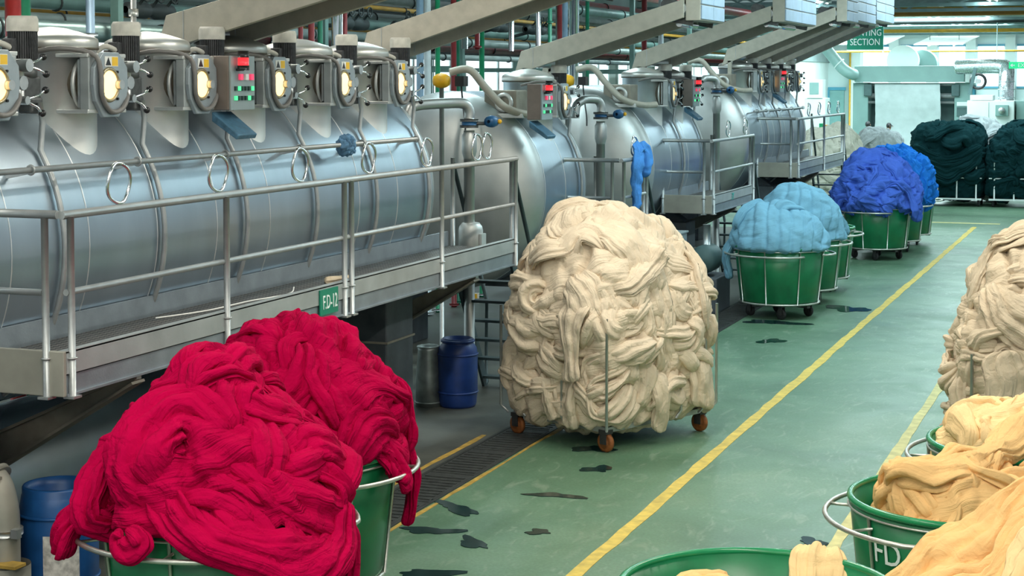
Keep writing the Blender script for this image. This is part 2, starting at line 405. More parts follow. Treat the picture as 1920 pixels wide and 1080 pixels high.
def heap_rope(fm, c, R, rf, rng, d0, head, length, wd, th, off=0., turn=2.2, grav=0., flat=0., nv=28, step=.03, wav=.03, **kw):
    d = norm(np.array(d0, float)); n = max(12, int(length/step)); cur = N1(rng, 5.0); cur2 = N1(rng, 3.)
    pts = []; nr = []; e = norm(np.cross([0, 0, 1.], d)); no = np.cross(d, e); t = math.cos(head)*e+math.sin(head)*no
    wvf = N1(rng, 7.); s_ = 0
    for i in range(n):
        r = float(rf(d)[0]); u = i/(n-1); bury = -1.5*th*(abs(2*u-1)**4)
        pts.append(d*(r+off+wav*float(wvf(np.array([s_]))[0])+bury)); nr.append(d)
        b = np.cross(d, t); a = turn*step*float(cur(np.array([s_]))[0])
        t = t*math.cos(a)+b*math.sin(a)
        if grav: t = t+np.array([0, 0, -1.])*grav*step
        if flat: t = t*np.array([1, 1, 1-flat])
        t = norm(t-d*(t@d)); d = norm(d+t*step/max(r, .2)); t = norm(t-d*(t@d)); s_ += step
    rope(fm, np.array(pts)@R.T+np.array(c), np.array(nr)@R.T, wd, th, rng, nv=nv, **kw)
def rotz(a): return np.array([[math.cos(a), -math.sin(a), 0], [math.sin(a), math.cos(a), 0], [0, 0, 1.]])
def rdir(rng, el0, el1, az0=0, az1=2*PI):
    z = rng.uniform(math.sin(el0), math.sin(el1)); a = rng.uniform(az0, az1); q = math.sqrt(1-z*z)
    return (q*math.cos(a), q*math.sin(a), z)
def spline(ctrl, n=40):
    P = np.array(ctrl, float); m = len(P); t = np.linspace(0, m-1, n); out = []
    for x in t:
        i = min(int(x), m-2); f = x-i; p0, p1, p2, p3 = P[max(i-1, 0)], P[i], P[i+1], P[min(i+2, m-1)]
        out.append(.5*((2*p1)+(-p0+p2)*f+(2*p0-5*p1+4*p2-p3)*f*f+(-p0+3*p1-3*p2+p3)*f**3))
    return np.array(out)
def free_rope(fm, ctrl, nrm, wd, th, rng, n=44, **kw):
    P = spline(ctrl, n); rope(fm, P, np.tile(np.array(nrm, float), (n, 1)), wd, th, rng, **kw)

# ================================================================== the setting
rnd = random.Random(4)
struct('floor', MB().box(-16, 12, -6, 86, -.2, 0), 'floor')
mk('concrete', (.075, .08, .068), .5, 0, .45, 1.6, .1, 20, rvar=.2)
struct('floor', MB().box(-14.5, -6.125, -5.9, 41, -.05, .003), 'concrete')
def strip(x, y0, y1, wd, jit, z=.004, step=.35):
    mb = MB(); ys = np.arange(y0, y1, step); L_ = []; R_ = []
    for y in ys: L_.append((x-wd/2+rnd.uniform(-jit, jit), y, z)); R_.append((x+wd/2+rnd.uniform(-jit, jit), y, z))
    n = len(ys); vs = L_+R_+[(p[0], p[1], -.01) for p in L_+R_]; fs = []
    for i in range(n-1):
        fs += [(i, n+i, n+i+1, i+1), (i, i+1, 2*n+i+1, 2*n+i), (n+i, 3*n+i, 3*n+i+1, n+i+1)]
    return mb.add(vs, fs)
struct('trim_1', strip(-3.82, 7, 43.4, .115, .012), 'line')
struct('trim_2', strip(-2.18, 8, 26, .105, .012), 'line_worn')
struct('trim_3', strip(-6.21, 13.2, 16.2, .06, .012), 'line_old')
struct('trim_4', strip(-5.585, 11.5, 17, .035, .012), 'line_old')
struct('trim_5', MB().box(-5.3, -3.3, 44.0, 44.25, -.01, .004), 'line_worn')
dr = thing('drain_channel', 'dark metal drain channel with grating running along the machines', 'drain', (-5.87, 8, 0))
MB().box(-6.12, -6.09, 7.9, 40, -.05, .008).build('edge_angle', 'trench', dr)
MB().box(-5.65, -5.62, 7.9, 40, -.05, .008).build('edge_angle', 'trench', dr)
MB().box(-6.09, -5.65, 7.9, 40, -.05, .002).build('channel_bed', 'trench', dr)
gm = MB().box(-.215, .215, .01, .99, -.04, .006)
for k in range(9): gm.box(-.19, .19, .07+.1*k, .105+.1*k, .006, .012)
gme = gm.mesh('grate_panel'); gme.materials.append(M('trench'))
for k in range(30):
    o = bpy.data.objects.new('grate_panel', gme); link(o, dr); o.location = (0, k*1.05, 0)

def puddle(x, y, a, b, rot, seed, label):
    r = random.Random(seed); n = 28; ph = [r.uniform(0, 6) for _ in range(4)]; pts = []
    for k in range(n):
        t = 2*PI*k/n; q = 1+.28*math.sin(2*t+ph[0])+.22*math.sin(3*t+ph[1])+.14*math.sin(5*t+ph[2])+.08*math.sin(8*t+ph[3])
        px, py_ = a*q*math.cos(t), b*q*math.sin(t); pts.append((px*math.cos(rot)-py_*math.sin(rot)+x, px*math.sin(rot)+py_*math.cos(rot)+y))
    solo('water_puddle', MB().prism(pts, 'Z', -.01, .006), 'puddle', label, 'puddle', 'puddles on the green floor')
for k, (x, y, a, b, rot, lab) in enumerate([
    (-5.35, 13.15, .26, .10, -.5, 'long thin wet streak on floor just right of the crimson tub'),
    (-5.28, 12.42, .20, .11, .3, 'rounded dark puddle nearest the crimson cloth tail'),
    (-4.83, 12.2, .19, .08, -.6, 'curved dark puddle between crimson tub and yellow line'),
    (-4.68, 14.95, .13, .12, .2, 'dark oval puddle in front of the cream cloth trolley caster'),
    (-4.72, 13.86, .22, .08, .2, 'faint wide puddle midway between crimson tub and cream trolley'),
    (-4.98, 15.75, .17, .14, .2, 'dark puddle beneath the front caster of the cream trolley'),
    (-4.46, 12.68, .10, .07, .2, 'small faint wet mark left of the yellow line'),
    (-5.1, 25.0, .38, .22, .1, 'dark wet patch under the front pale blue tub'),
    (-4.3, 26.9, .34, .30, .1, 'dark wet patch beside the pale blue tubs'),
    (-4.75, 23.2, .16, .2, .1, 'small wet mark in front of the pale blue tubs'),
    (-2.36, 13.15, .10, .10, 0., 'small dark wet mark on the worn yellow line'),
    (-2.42, 12.82, .14, .07, 0., 'thin wet streak near the lettered green tub'),
    (-4.83, 11.3, .22, .12, .2, 'dark wet patch at the foot of the rear crimson tub')]):
    puddle(x, y, a, b, rot, 40+k, lab)

struct('wall_left', MB().box(-14.7, -14.5, -6, 86, 0, 6.4), 'wall_white')
struct('trim_6', MB().box(-14.5, -14.42, -6, 84, 4.45, 6.3), 'wall_teal')
wn = 0
for y in range(12, 60, 4):
    wn += 1
    f = MB()
    for a, b in ((y, y+.08), (y+1.06, y+1.14), (y+2.12, y+2.2), (y+3.12, y+3.2)): f.box(-14.5, -14.44, a, b, 2.3, 4.3)
    f.box(-14.5, -14.44, y, y+3.2, 2.3, 2.38).box(-14.5, -14.44, y, y+3.2, 4.22, 4.3)
    wo = tag(f.build('window_%d' % wn, 'machine_white'), kind='structure')
    for k in range(3): MB().box(-14.5, -14.47, y+.08+1.05*k, y+1.06+1.04*k, 2.38, 4.22).build('pane', 'pane', wo)
struct('wall_back', MB().box(-16, 12, 84, 84.2, 0, 6.4), 'wall_far')
for k, x in enumerate((-15, -13.1, -11.3, -9.5, -7.7, -5.9, -4.1)): struct('trim_%d' % (7+k), MB().box(x-.22, x+.22, 83.5, 84, 0, 6.3), 'wall_white')
for k, x in enumerate((-12.2, -10.4, -8.6, -6.8, -5.0)):
    f = MB().box(x-.62, x+.62, 83.9, 83.99, 3.2, 3.3).box(x-.62, x+.62, 83.9, 83.99, 5.2, 5.3)
    wn += 1
    wo = tag(f.build('window_%d' % wn, 'blue_frame'), kind='structure')
    MB().box(x-.6, x+.6, 83.92, 83.97, 3.3, 5.2).build('pane', 'pane', wo)
# roof: sheet bays with open skylight strips between them
cl = tag(MB().box(-16, 12, -6, -3, 6.3, 6.4).build('ceiling', 'ceil'), kind='structure')
for y in range(-1, 84, 5): MB().box(-16, 12, y, y+3.2, 6.3, 6.38).build('roof_panel', 'ceil', cl)
for y in range(50, 84, 4):
    t = MB()
    t.bar((-16, y, 6.2), (12, y, 6.2), .12, .12).bar((-16, y, 5.75), (12, y, 5.75), .1, .1)
    for x in range(-16, 12, 1): t.bar((x, y, 5.75 if x % 2 else 6.2), (x+1, y, 6.2 if x % 2 else 5.75), .05, .05)
    t.build('truss', 'truss', cl)
# fluorescent battens, the added fill lamps included
bp_ = thing('batten_lamp', '', '', show=False)
MB().box(-.2, .2, -2.6, 2.6, 5.95, 6.05).build('housing', 'machine_white', bp_, show=False)
for s in (-1, 1): MB().cyl((s*.1, -2.5, 5.94), (s*.1, 2.5, 5.94), .018, n=8).build('lamp_tube', 'tube_light', bp_, show=False)
for s in (-1, 1): MB().cyl((0, s*2, 6.04), (0, s*2, 6.32), .012, n=6).build('hanger', 'steel_dull', bp_, show=False)
bat = BATTENS+[(x, y) for y in (60, 68, 76) for x in (-9.5, -6.5, -3.5)]
for x, y in bat:
    row = {-4.2: 'row over the yellow line', -.5: 'row right of the aisle', -9.2: 'row over the dyeing machines', -9.5: 'left row over printing section', -6.5: 'middle row over printing section', -3.5: 'right row over printing section'}[x]
    same = sorted((b[1] for b in bat if b[0] == x), reverse=True); nth = ('first', 'second', 'third', 'fourth', 'fifth', 'sixth', 'seventh')[same.index(y)]
    o = copy_tree(bp_, None, (x, y, 0)); o['label'] = 'fluorescent batten, %s from far wall, %s' % (nth, row); o['category'] = 'ceiling lamp'; o['group'] = 'fluorescent battens under the roof'
# broad white light reflectors over the printing section
for k, (x, y, lab) in enumerate(((-13.2, 74, 'leftmost white tilted light reflector above the printing section'), (-10.8, 72.2, 'middle white tilted light reflector above the printing section'), (-7.9, 74, 'rightmost white tilted light reflector above the printing section'))):
    t = thing('light_reflector', lab, 'ceiling lamp', (x, y, 5.1), 0, 'light reflectors over the printing section')
    MB().add([(x-1.1, y-1.4, 5.05), (x+.9, y-1.4, 5.05), (x+1.3, y+1.4, 5.45), (x-.7, y+1.4, 5.45), (x-1.1, y-1.4, 5.09), (x+.9, y-1.4, 5.09), (x+1.3, y+1.4, 5.49), (x-.7, y+1.4, 5.49)],
             [(3, 2, 1, 0), (4, 5, 6, 7), (0, 1, 5, 4), (1, 2, 6, 5), (2, 3, 7, 6), (3, 0, 4, 7)]).build('reflector_sheet', 'sign_white', t)
    for s in (-1, 1): MB().cyl((x+s*.5, y-1.2, 5.03), (x+s*.5+.2, y+1.2, 5.38), .03, n=8).build('lamp_tube', 'tube_light', t)
    for s in (-1, 1): MB().cyl((x+s*.6, y, 5.25), (x+s*.6, y, 6.3), .015, n=6).build('hanger', 'truss', t)

# ================================================================== dyeing machines
XC, ZC, RT, XN = -8.5, 2.4, 1.3, -7.7
def neck_proto():
    nk = MB().cyl((0, 0, 2.6), (0, 0, 3.83), .33, n=40).build('neck', 'neck', None, show=False)
    b = dict(parent=nk, show=False, world=False)
    MB().lathe([(.335, 3.82), (.35, 3.83), (.35, 3.885), (.342, 3.91), (.31, 3.93), (.2, 3.965), (.1, 3.99), (.001, 4.0)], n=40).build('lid', 'lid', **b)
    MB().ring((0, 0, 3.835), .34, .012, n=40, k=6).build('lid_seam', 'dark_port', **b)
    MB().cyl((.2, 0, 3.57), (.44, 0, 3.57), .19, n=28).build('nozzle', 'dark_port', **b)
    MB().ring((.33, 0, 3.57), .205, .018, 'X', 32).build('nozzle_flange', 'neck', **b)
    MB().box(.41, .49, -.235, .235, 3.38, 3.77).build('port_panel', 'port', bevel=.008, **b)
    MB().box(.10, .49, -.25, .25, 3.765, 3.795).build('port_plate', 'neck', bevel=.006, **b)
    MB().box(.10, .49, -.25, .25, 3.355, 3.385).build('port_plate', 'neck', bevel=.006, **b)
    MB().bar((.385, -.2, 3.40), (.385, -.2, 3.75), .02, .02, (1, 0, 0)).build('hinge_pin', 'steel_dull', **b)
    q = [(-.10, .24), (.10, .24), (.215, .13), (.225, 0), (.20, -.12), (.10, -.24), (-.10, -.24), (-.20, -.12), (-.225, 0), (-.215, .13)]
    MB().prism([(y, 3.565+z) for y, z in q], 'X', .49, .525).build('porthole_door', 'door', bevel=.006, **b)
    MB().ring((.527, -.03, 3.565), .118, .014, 'X', 28).build('sight_rim', 'lamp_rim', **b)
    MB().lathe([(.001, .535), (.06, .532), (.112, .527)], (0, -.03, 3.565), 'X', 28).build('sight_glass', 'lamp', **b)
    MB().cyl((.52, .075, 3.565), (.57, .075, 3.565), .035, n=14).build('knob', 'steel_dull', **b)
    MB().box(.525, .529, -.085, .085, 3.70, 3.775).build('sticker', 'sticker_w', **b)
    MB().box(.528, .531, .005, .08, 3.705, 3.77).build('sticker_mark', 'sticker_y', **b)
    MB().prism([(-.078, 3.708), (-.008, 3.708), (-.043, 3.768)], 'X', .528, .531).build('sticker_mark', 'black', **b)
    for y, z in ((.07, 3.66), (.07, 3.46), (-.12, 3.50), (-.12, 3.65)): MB().cyl((.52, y, z), (.54, y, z), .010, n=8).build('bolt', 'black', **b)
    MB().tube(spline([(.05, -.42, 3.78), (.30, -.36, 3.83), (.50, -.20, 3.79), (.545, -.165, 3.66), (.545, -.15, 3.48), (.545, -.04, 3.37), (.545, .10, 3.38), (.52, .22, 3.47), (.45, .27, 3.52)], 30), .019, 8).build('hose', 'hose', **b)
    # star clamp right of the door
    MB().cyl((.46, .30, 3.44), (.46, .30, 3.74), .035, n=14).cyl((.38, .30, 3.70), (.55, .30, 3.70), .045, n=14).cyl((.40, .30, 3.46), (.53, .30, 3.46), .03, n=12).cyl((.38, .30, 3.58), (.50, .30, 3.58), .05, n=12).build('clamp_hub', 'steel_dull', **b)
    for (y0, z0), (y1, z1) in (((.30, 3.70), (.44, 3.76)), ((.30, 3.70), (.47, 3.64)), ((.30, 3.46), (.46, 3.53)), ((.30, 3.46), (.42, 3.37))):
        MB().tube([(.50, y0, z0), (.56, (y0+y1)/2, (z0+z1)/2), (.56, y1, z1)], .009, 6).build('handle', 'chrome', **b)
        MB().ball((.56, y1, z1), .026, 10).build('ball_knob', 'black', **b)
    return nk
NECK = neck_proto()
def motor_proto():
    mo = MB()
    prof = []
    for k in range(40):
        a0, a1 = 2*PI*k/40, 2*PI*(k+.5)/40
        prof += [(.105*math.cos(a0), .105*math.sin(a0)), (.105*math.cos(a1), .105*math.sin(a1)), (.088*math.cos(a1), .088*math.sin(a1)), (.088*math.cos(a1+.078), .088*math.sin(a1+.078))]
    mo.prism(prof, 'Z', 3.74, 3.95)
    mo = mo.build('motor', 'motor', None, show=False); b = dict(parent=mo, show=False, world=False)
    MB().lathe([(.112, 3.945), (.112, 4.03), (.10, 4.055), (.001, 4.058)], n=32).build('fan_cap', 'motor_cap', **b)
    MB().lathe([(.03, 3.60), (.10, 3.62), (.10, 3.66), (.075, 3.70), (.095, 3.745)], n=24).build('motor_flange', 'gear', **b)
    MB().cbox((0, 0, 3.53), (.17, .2, .2)).cbox((.06, 0, 3.42), (.12, .14, .12)).build('gearbox', 'gear', bevel=.02, **b)
    MB().cbox((-.02, -.12, 3.84), (.1, .06, .11)).build('terminal_box', 'motor', bevel=.01, **b)
    MB().tube(spline([(0, -.14, 3.83), (-.05, -.22, 3.86), (-.1, -.26, 3.80), (-.12, -.28, 3.70)], 12), .022, 8).build('cable_gland', 'motor_cap', **b)
    return mo
MOTOR = motor_proto()
def tank_x(z): return XC+math.sqrt(max(0, RT**2-(z-ZC)**2))
def machine(name, label, y0, y1, necks, panel=None, near=True, pipe=True, seams=3, ndrive=False, legs=(), dz=0.):
    t = thing(name, label, 'dyeing machine', (XC, y0, 0))
    MB().lathe([(RT, y0), (RT, y1)], (XC, 0, ZC), 'Y', 96).build('vessel', 'tank', t)
    dish = [(RT*math.cos(a)**.8 if a < 1.5 else .001, .48*math.sin(a)) for a in np.linspace(0, PI/2, 14)]
    if near: MB().lathe([(r, y0-d) for r, d in dish][::-1], (XC, 0, ZC), 'Y', 96).build('end_dish', 'head', t)
    MB().lathe([(r, y1+d) for r, d in dish], (XC, 0, ZC), 'Y', 96).build('end_dish', 'head', t)
    for y in [y0+.03]+[y0+(y1-y0)*(k+1)/(seams+1) for k in range(seams)]+[y1-.03]:
        MB().ring((XC, y, ZC), RT+.001, .005, 'Y', 80, 5).build('weld_seam', 'seam', t)
    for yn in necks:
        copy_tree(NECK, t, (XN-XC, yn-y0, 0))
        ym = yn+.70
        mo = copy_tree(MOTOR, t, (-7.5-XC, ym-y0, 0))
        a1 = math.acos((tank_x(3.3)-XC)/RT); pts = [(-7.36, ym, 3.44), (-7.34, ym, 3.30), (-7.36, ym, 3.1)]
        a = math.asin((3.0-ZC)/(RT+.04))
        while a > -1.0: pts.append((XC+(RT+.035)*math.cos(a), ym, ZC+(RT+.035)*math.sin(a))); a -= .07
        MB().tube(pts, .022, 8).build('conduit', 'rail', t)
    if pipe:
        ya, yb = (necks[0]-.9, necks[-1]+.25)
        MB().tube([(-7.12, ya, 2.985), (-7.12, yb, 2.985)], .022, 10).build('cross_pipe', 'rail', t)
        for y in [yn+.25 for yn in necks]+[ya+.3]:
            MB().bar((-7.36, y, 2.93), (-7.12, y, 2.975), .03, .03).ring((-7.12, y, 2.985), .032, .008, 'Y', 14, 5).build('pipe_bracket', 'rail', t)
    if panel is not None:
        yp = panel
        MB().box(-7.25, -7.07, yp-.20, yp+.20, 3.35, 3.80).build('control_box', 'panel_side', t, .01)
        MB().box(-7.07, -7.05, yp-.20, yp+.20, 3.35, 3.80).build('control_face', 'panel_grey', t, .004)
        for dy, m in ((-.05, 'red_button'), (.04, 'white_button'), (.13, 'red_button')): MB().box(-7.052, -7.03, yp+dy-.024, yp+dy+.024, 3.60, 3.65).build('button', m, t)
        for r_ in range(2):
            for k in range(6): MB().box(-7.052, -7.035, yp-.13+.056*k-.017, yp-.13+.056*k+.017, 3.53-.08*r_-.018, 3.53-.08*r_+.018).build('button', ('dark_button', 'green_button', 'dark_button', 'dark_button', 'dark_button', 'green_button')[(k+r_) % 6], t)
        bx_, by_ = -6.99, yp-.10
        MB().cyl((bx_, by_, 3.68), (bx_, by_, 3.72), .05, n=16).bar((-7.06, by_, 3.685), (bx_, by_, 3.685), .03, .02).build('beacon_base', 'black', t)
        MB().cyl((bx_, by_, 3.72), (bx_, by_, 3.785), .045, n=16).build('beacon_lens', 'red_lens', t)
        MB().cyl((bx_, by_, 3.785), (bx_, by_, 3.84), .046, n=16).build('beacon_cap', 'black', t)
        MB().add([(-7.20, yp-.26, 3.26), (-6.97, yp-.26, 3.11), (-6.97, yp+.06, 3.11), (-7.20, yp+.06, 3.26), (-7.20, yp-.26, 3.34), (-6.95, yp-.26, 3.15), (-6.95, yp+.06, 3.15), (-7.20, yp+.06, 3.34)],
                 [(3, 2, 1, 0), (4, 5, 6, 7), (0, 1, 5, 4), (1, 2, 6, 5), (2, 3, 7, 6), (3, 0, 4, 7)]).build('keyboard_tray', 'screen_blue', t, .008)
    if ndrive:
        yd = y0+.2
        MB().box(-8.0, -7.55, yd-.30, yd+.12, 3.42, 3.72).build('reel_drive_box', 'bracket', t, .02)
        MB().ring((-7.72, yd-.31, 3.56), .10, .03, 'Y', 20, 8).build('reel_drive_flange', 'neck', t)
        MB().box(-8.05, -7.45, yd-.36, yd+.15, 3.36, 3.42).build('reel_drive_base', 'neck', t, .008)
        MB().tube(spline([(-8.35, yd-.6, 3.95), (-8.1, yd-.55, 3.98), (-7.9, yd-.5, 3.75), (-7.65, yd-.45, 3.5), (-7.4, yd-.2, 3.40), (-7.25, yd+.1, 3.40)], 24), .05, 10).build('overflow_pipe', 'arm', t)
    for (ly, lw) in legs:
        MB().box(-7.66, -7.0, ly-lw/2, ly+lw/2, -dz, 1.45).build('support_column', 'support', t, .015)
        MB().box(-9.9, -9.3, ly-lw/2, ly+lw/2, -dz, 1.7).build('support_column', 'support', t, .015)
        MB().box(-7.68, -6.985, ly-lw/2-.012, ly+lw/2+.012, .98, 1.0).build('column_joint', 'bracket', t)
        MB().prism([(-9.6, 1.08), (-7.04, 1.08), (-7.04, 1.43), (-7.5, 1.75), (-8.5, 1.25), (-9.5, 1.75)], 'Y', ly-.15, ly+.15).build('saddle', 'support', t)
    t.location.z = dz
    return t
NK1 = [9.53+1.32*k for k in range(6)]
m1 = machine('dyeing_machine', 'long steel dyeing machine nearest the camera with six lit portholes', 6.0, 17.0, NK1, panel=12.6, seams=11, near=False, legs=((15.68, .66), (8.9, .66)))
m2 = machine('dyeing_machine', 'short round-ended dyeing machine with one neck behind the cream cloth trolley', 20.7, 22.4, [21.45], panel=20.36, pipe=False, seams=1, ndrive=True, legs=((21.5, .6),), dz=-.25)
m3 = machine('dyeing_machine', 'dyeing machine with two necks beside the pale blue tubs', 25.9, 29.2, [27.0, 28.35], panel=28.05, pipe=False, seams=2, ndrive=True, legs=((27.5, .6),), dz=-.19)
m4 = machine('dyeing_machine', 'farthest dyeing machine with four lit portholes before the white wall', 32.9, 38.8, [33.8, 35.12, 36.44, 37.76], panel=35.3, seams=4, ndrive=True, legs=((34.5, .6), (37.5, .6)))
# lower heat exchanger drum under the near machine
t = thing('heat_exchanger', 'blue-grey steel drum lying under the near dyeing machine', 'tank', (-8.3, 6, 0))
MB().lathe([(.001, 5.9), (.35, 5.95), (.5, 6.1), (.5, 14.2), (.35, 14.35), (.001, 14.4)], (-8.35, 0, .55), 'Y', 40).build('shell', 'tank', t)
for y in (7.5, 10.5, 13.5):
    MB().prism([(-8.9, 0), (-7.8, 0), (-7.95, .4), (-8.75, .4)], 'Y', y-.08, y+.08).build('saddle', 'support', t)

# ================================================================== platforms
XE, XI = -6.47, -7.27
def platform(label, ya, yb, zr, posts, rings=(), inner=True, col='toe', stairs=True, pairs=(), arms=()):
    dk = zr-.985; t = thing('walkway_platform', label, 'platform', (XE, ya, 0))
    MB().box(XI, XE, ya, yb, dk-.05, dk).build('deck', 'grating', t)
    MB().box(XE-.02, XE+.012, ya, yb, dk-.04, dk+.105).box(XE-.05, XE+.012, ya, yb, dk+.095, dk+.11).build('toe_board', col, t)
    MB().box(XE-.06, XE, ya, yb, dk-.18, dk-.045).box(XE-.10, XE+.02, ya, yb, dk-.185, dk-.17).build('channel', 'deck_plate', t)
    MB().box(XI-.03, XE+.012, ya-.03, ya, dk-.185, dk+.11).build('end_plate', 'end_plate', t, .006)
    if inner: MB().box(XI-.02, XI+.01, ya, yb, dk-.10, dk+.16).build('kick_plate', 'deck_plate', t)
    MB().tube([(XE, ya-.02, zr), (XE, yb+.05, zr)], .028, 12).build('top_rail', 'rail', t)
    MB().tube([(XE, ya+.02, zr-.50), (XE, yb, zr-.50)], .022, 12).build('mid_rail', 'rail', t)
    MB().tube([(XI-.05, ya-.03, zr+.005), (XE-.02, ya-.03, zr+.005)], .028, 12).build('end_top_rail', 'rail', t)
    MB().tube([(XI, ya-.03, zr-.50), (XE-.14, ya-.03, zr-.50)], .022, 12).build('end_mid_rail', 'rail', t)
    pp = [(XE, y) for y in posts]+[(XE, y) for y in pairs]+[(XE-.14, ya-.03), (XI-.02, ya-.03)]
    for x, y in pp:
        MB().tube([(x+.02, y, dk-.19), (x+.02, y, zr-.01)], .024, 12).build('post', 'rail', t)
        MB().ring((x+.02, y, dk+.06), .030, .007, 'Z', 14, 5).build('post_clamp', 'steel_dull', t)
        MB().box(x-.02, x+.06, y-.045, y+.045, dk-.20, dk-.185).build('post_foot', 'steel_dull', t)
    for y, z, tilt in rings:
        pts = [(XE+.008*math.sin(3*a), y+.135*math.cos(a), zr+.03+.14+.135*math.sin(a)) for a in np.linspace(0, 2*PI, 36, endpoint=False)]
        MB().tube(pts, .012, 8, True).build('guide_ring', 'chrome', t)
    for y in arms:   # cantilever bracket from the machine support to the platform edge
        MB().add([(-7.75, y-.04, .78), (-7.75, y+.04, .78), (-7.75, y+.04, 1.02), (-7.75, y-.04, 1.02), (XE-.02, y-.04, dk-.22), (XE-.02, y+.04, dk-.22), (XE-.02, y+.04, dk-.16), (XE-.02, y-.04, dk-.16)],
                 [(0, 1, 2, 3), (7, 6, 5, 4), (0, 4, 5, 1), (1, 5, 6, 2), (2, 6, 7, 3), (3, 7, 4, 0)]).bar((-7.75, y, .76), (XE-.02, y, dk-.235), .16, .02).bar((-7.75, y, 1.03), (XE-.02, y, dk-.165), .16, .02).build('bracket_arm', 'bracket', t)
        MB().cbox((XE-.03, y, dk-.16), (.03, .06, .11)).build('bracket_lug', 'steel_dull', t)
    if stairs:
        n = 7; y1 = yb+1.05
        for x in (XI+.05, XE-.05):
            MB().bar((x, yb, dk-.05), (x, y1, .0), .03, .14, (0, 1, 0)).build('stair_stringer', 'rail_dark', t)
            MB().tube([(x, yb+.03, zr-.05), (x, y1+.03, 1.0)], .024, 10).tube([(x, y1+.03, 1.0), (x, y1, .02)], .02, 8).build('stair_handrail', 'rail_dark', t)
            MB().tube([(x, yb+.03, dk), (x, yb+.03, zr)], .024, 10).build('post', 'rail', t)
        for k in range(n):
            q = (k+.5)/n; MB().cbox((XI+.4, yb+(y1-yb)*q, (dk-.05)*(1-q)), (.70, .14, .03)).build('stair_tread', 'rail_dark', t)
    return t
p1 = platform('long grey steel walkway with double railing along the nearest machine', 9.22, 17.6, 2.735, [9.27, 11.26, 13.28, 15.46, 17.57], pairs=(13.42,),
              rings=[(NK1[k]+.33, 0, .0) for k in range(0, 6)]+[(16.75, 0, 0.)], arms=(10.1, 16.5))
p2 = platform('short railed walkway with blue cloth tied to its rail behind the cream trolley', 21.7, 22.9, 2.53, [21.74, 22.86], rings=((22.3, 0, 0),), arms=(22.3,))
p3 = platform('railed walkway beside the pale blue tubs', 26.75, 29.8, 2.62, [26.8, 29.78], rings=((27.9, 0, 0), (29.2, 0, 0)), arms=(28.6,))
p4 = platform('farthest railed walkway ending above the royal blue tubs', 33.95, 39.6, 2.82, [34, 36.9, 39.55], rings=((35.2, 0, 0), (36.4, 0, 0), (37.6, 0, 0), (38.8, 0, 0)), arms=(36.5,))
add_text('painted_mark', '3Y', .17, .002, mk('teal_paint', (.05, .42, .38), .6, 0, .1, 9), p3, Matrix.Translation((XE+.016-XE, 28.2-26.75, 1.64))@Matrix.Rotation(PI/2, 4, 'Z')@Matrix.Rotation(PI/2, 4, 'X'))
# number board on the near walkway
sg = thing('number_sign', 'green board with white F.D-12 lettering on the near walkway edge', 'sign', (XE+.016, 12.98, 1.72))
MB().box(XE+.014, XE+.026, 12.80, 13.14, 1.62, 1.835).build('sign_board', 'sign_green', sg)
add_text('lettering', 'F.D-12', .135, .002, 'sign_white', sg, Matrix.Translation((.013, 0, 0))@Matrix.Rotation(PI/2, 4, 'Z')@Matrix.Rotation(PI/2, 4, 'X')@Matrix.Diagonal((.74, 1.25, 1, 1)))

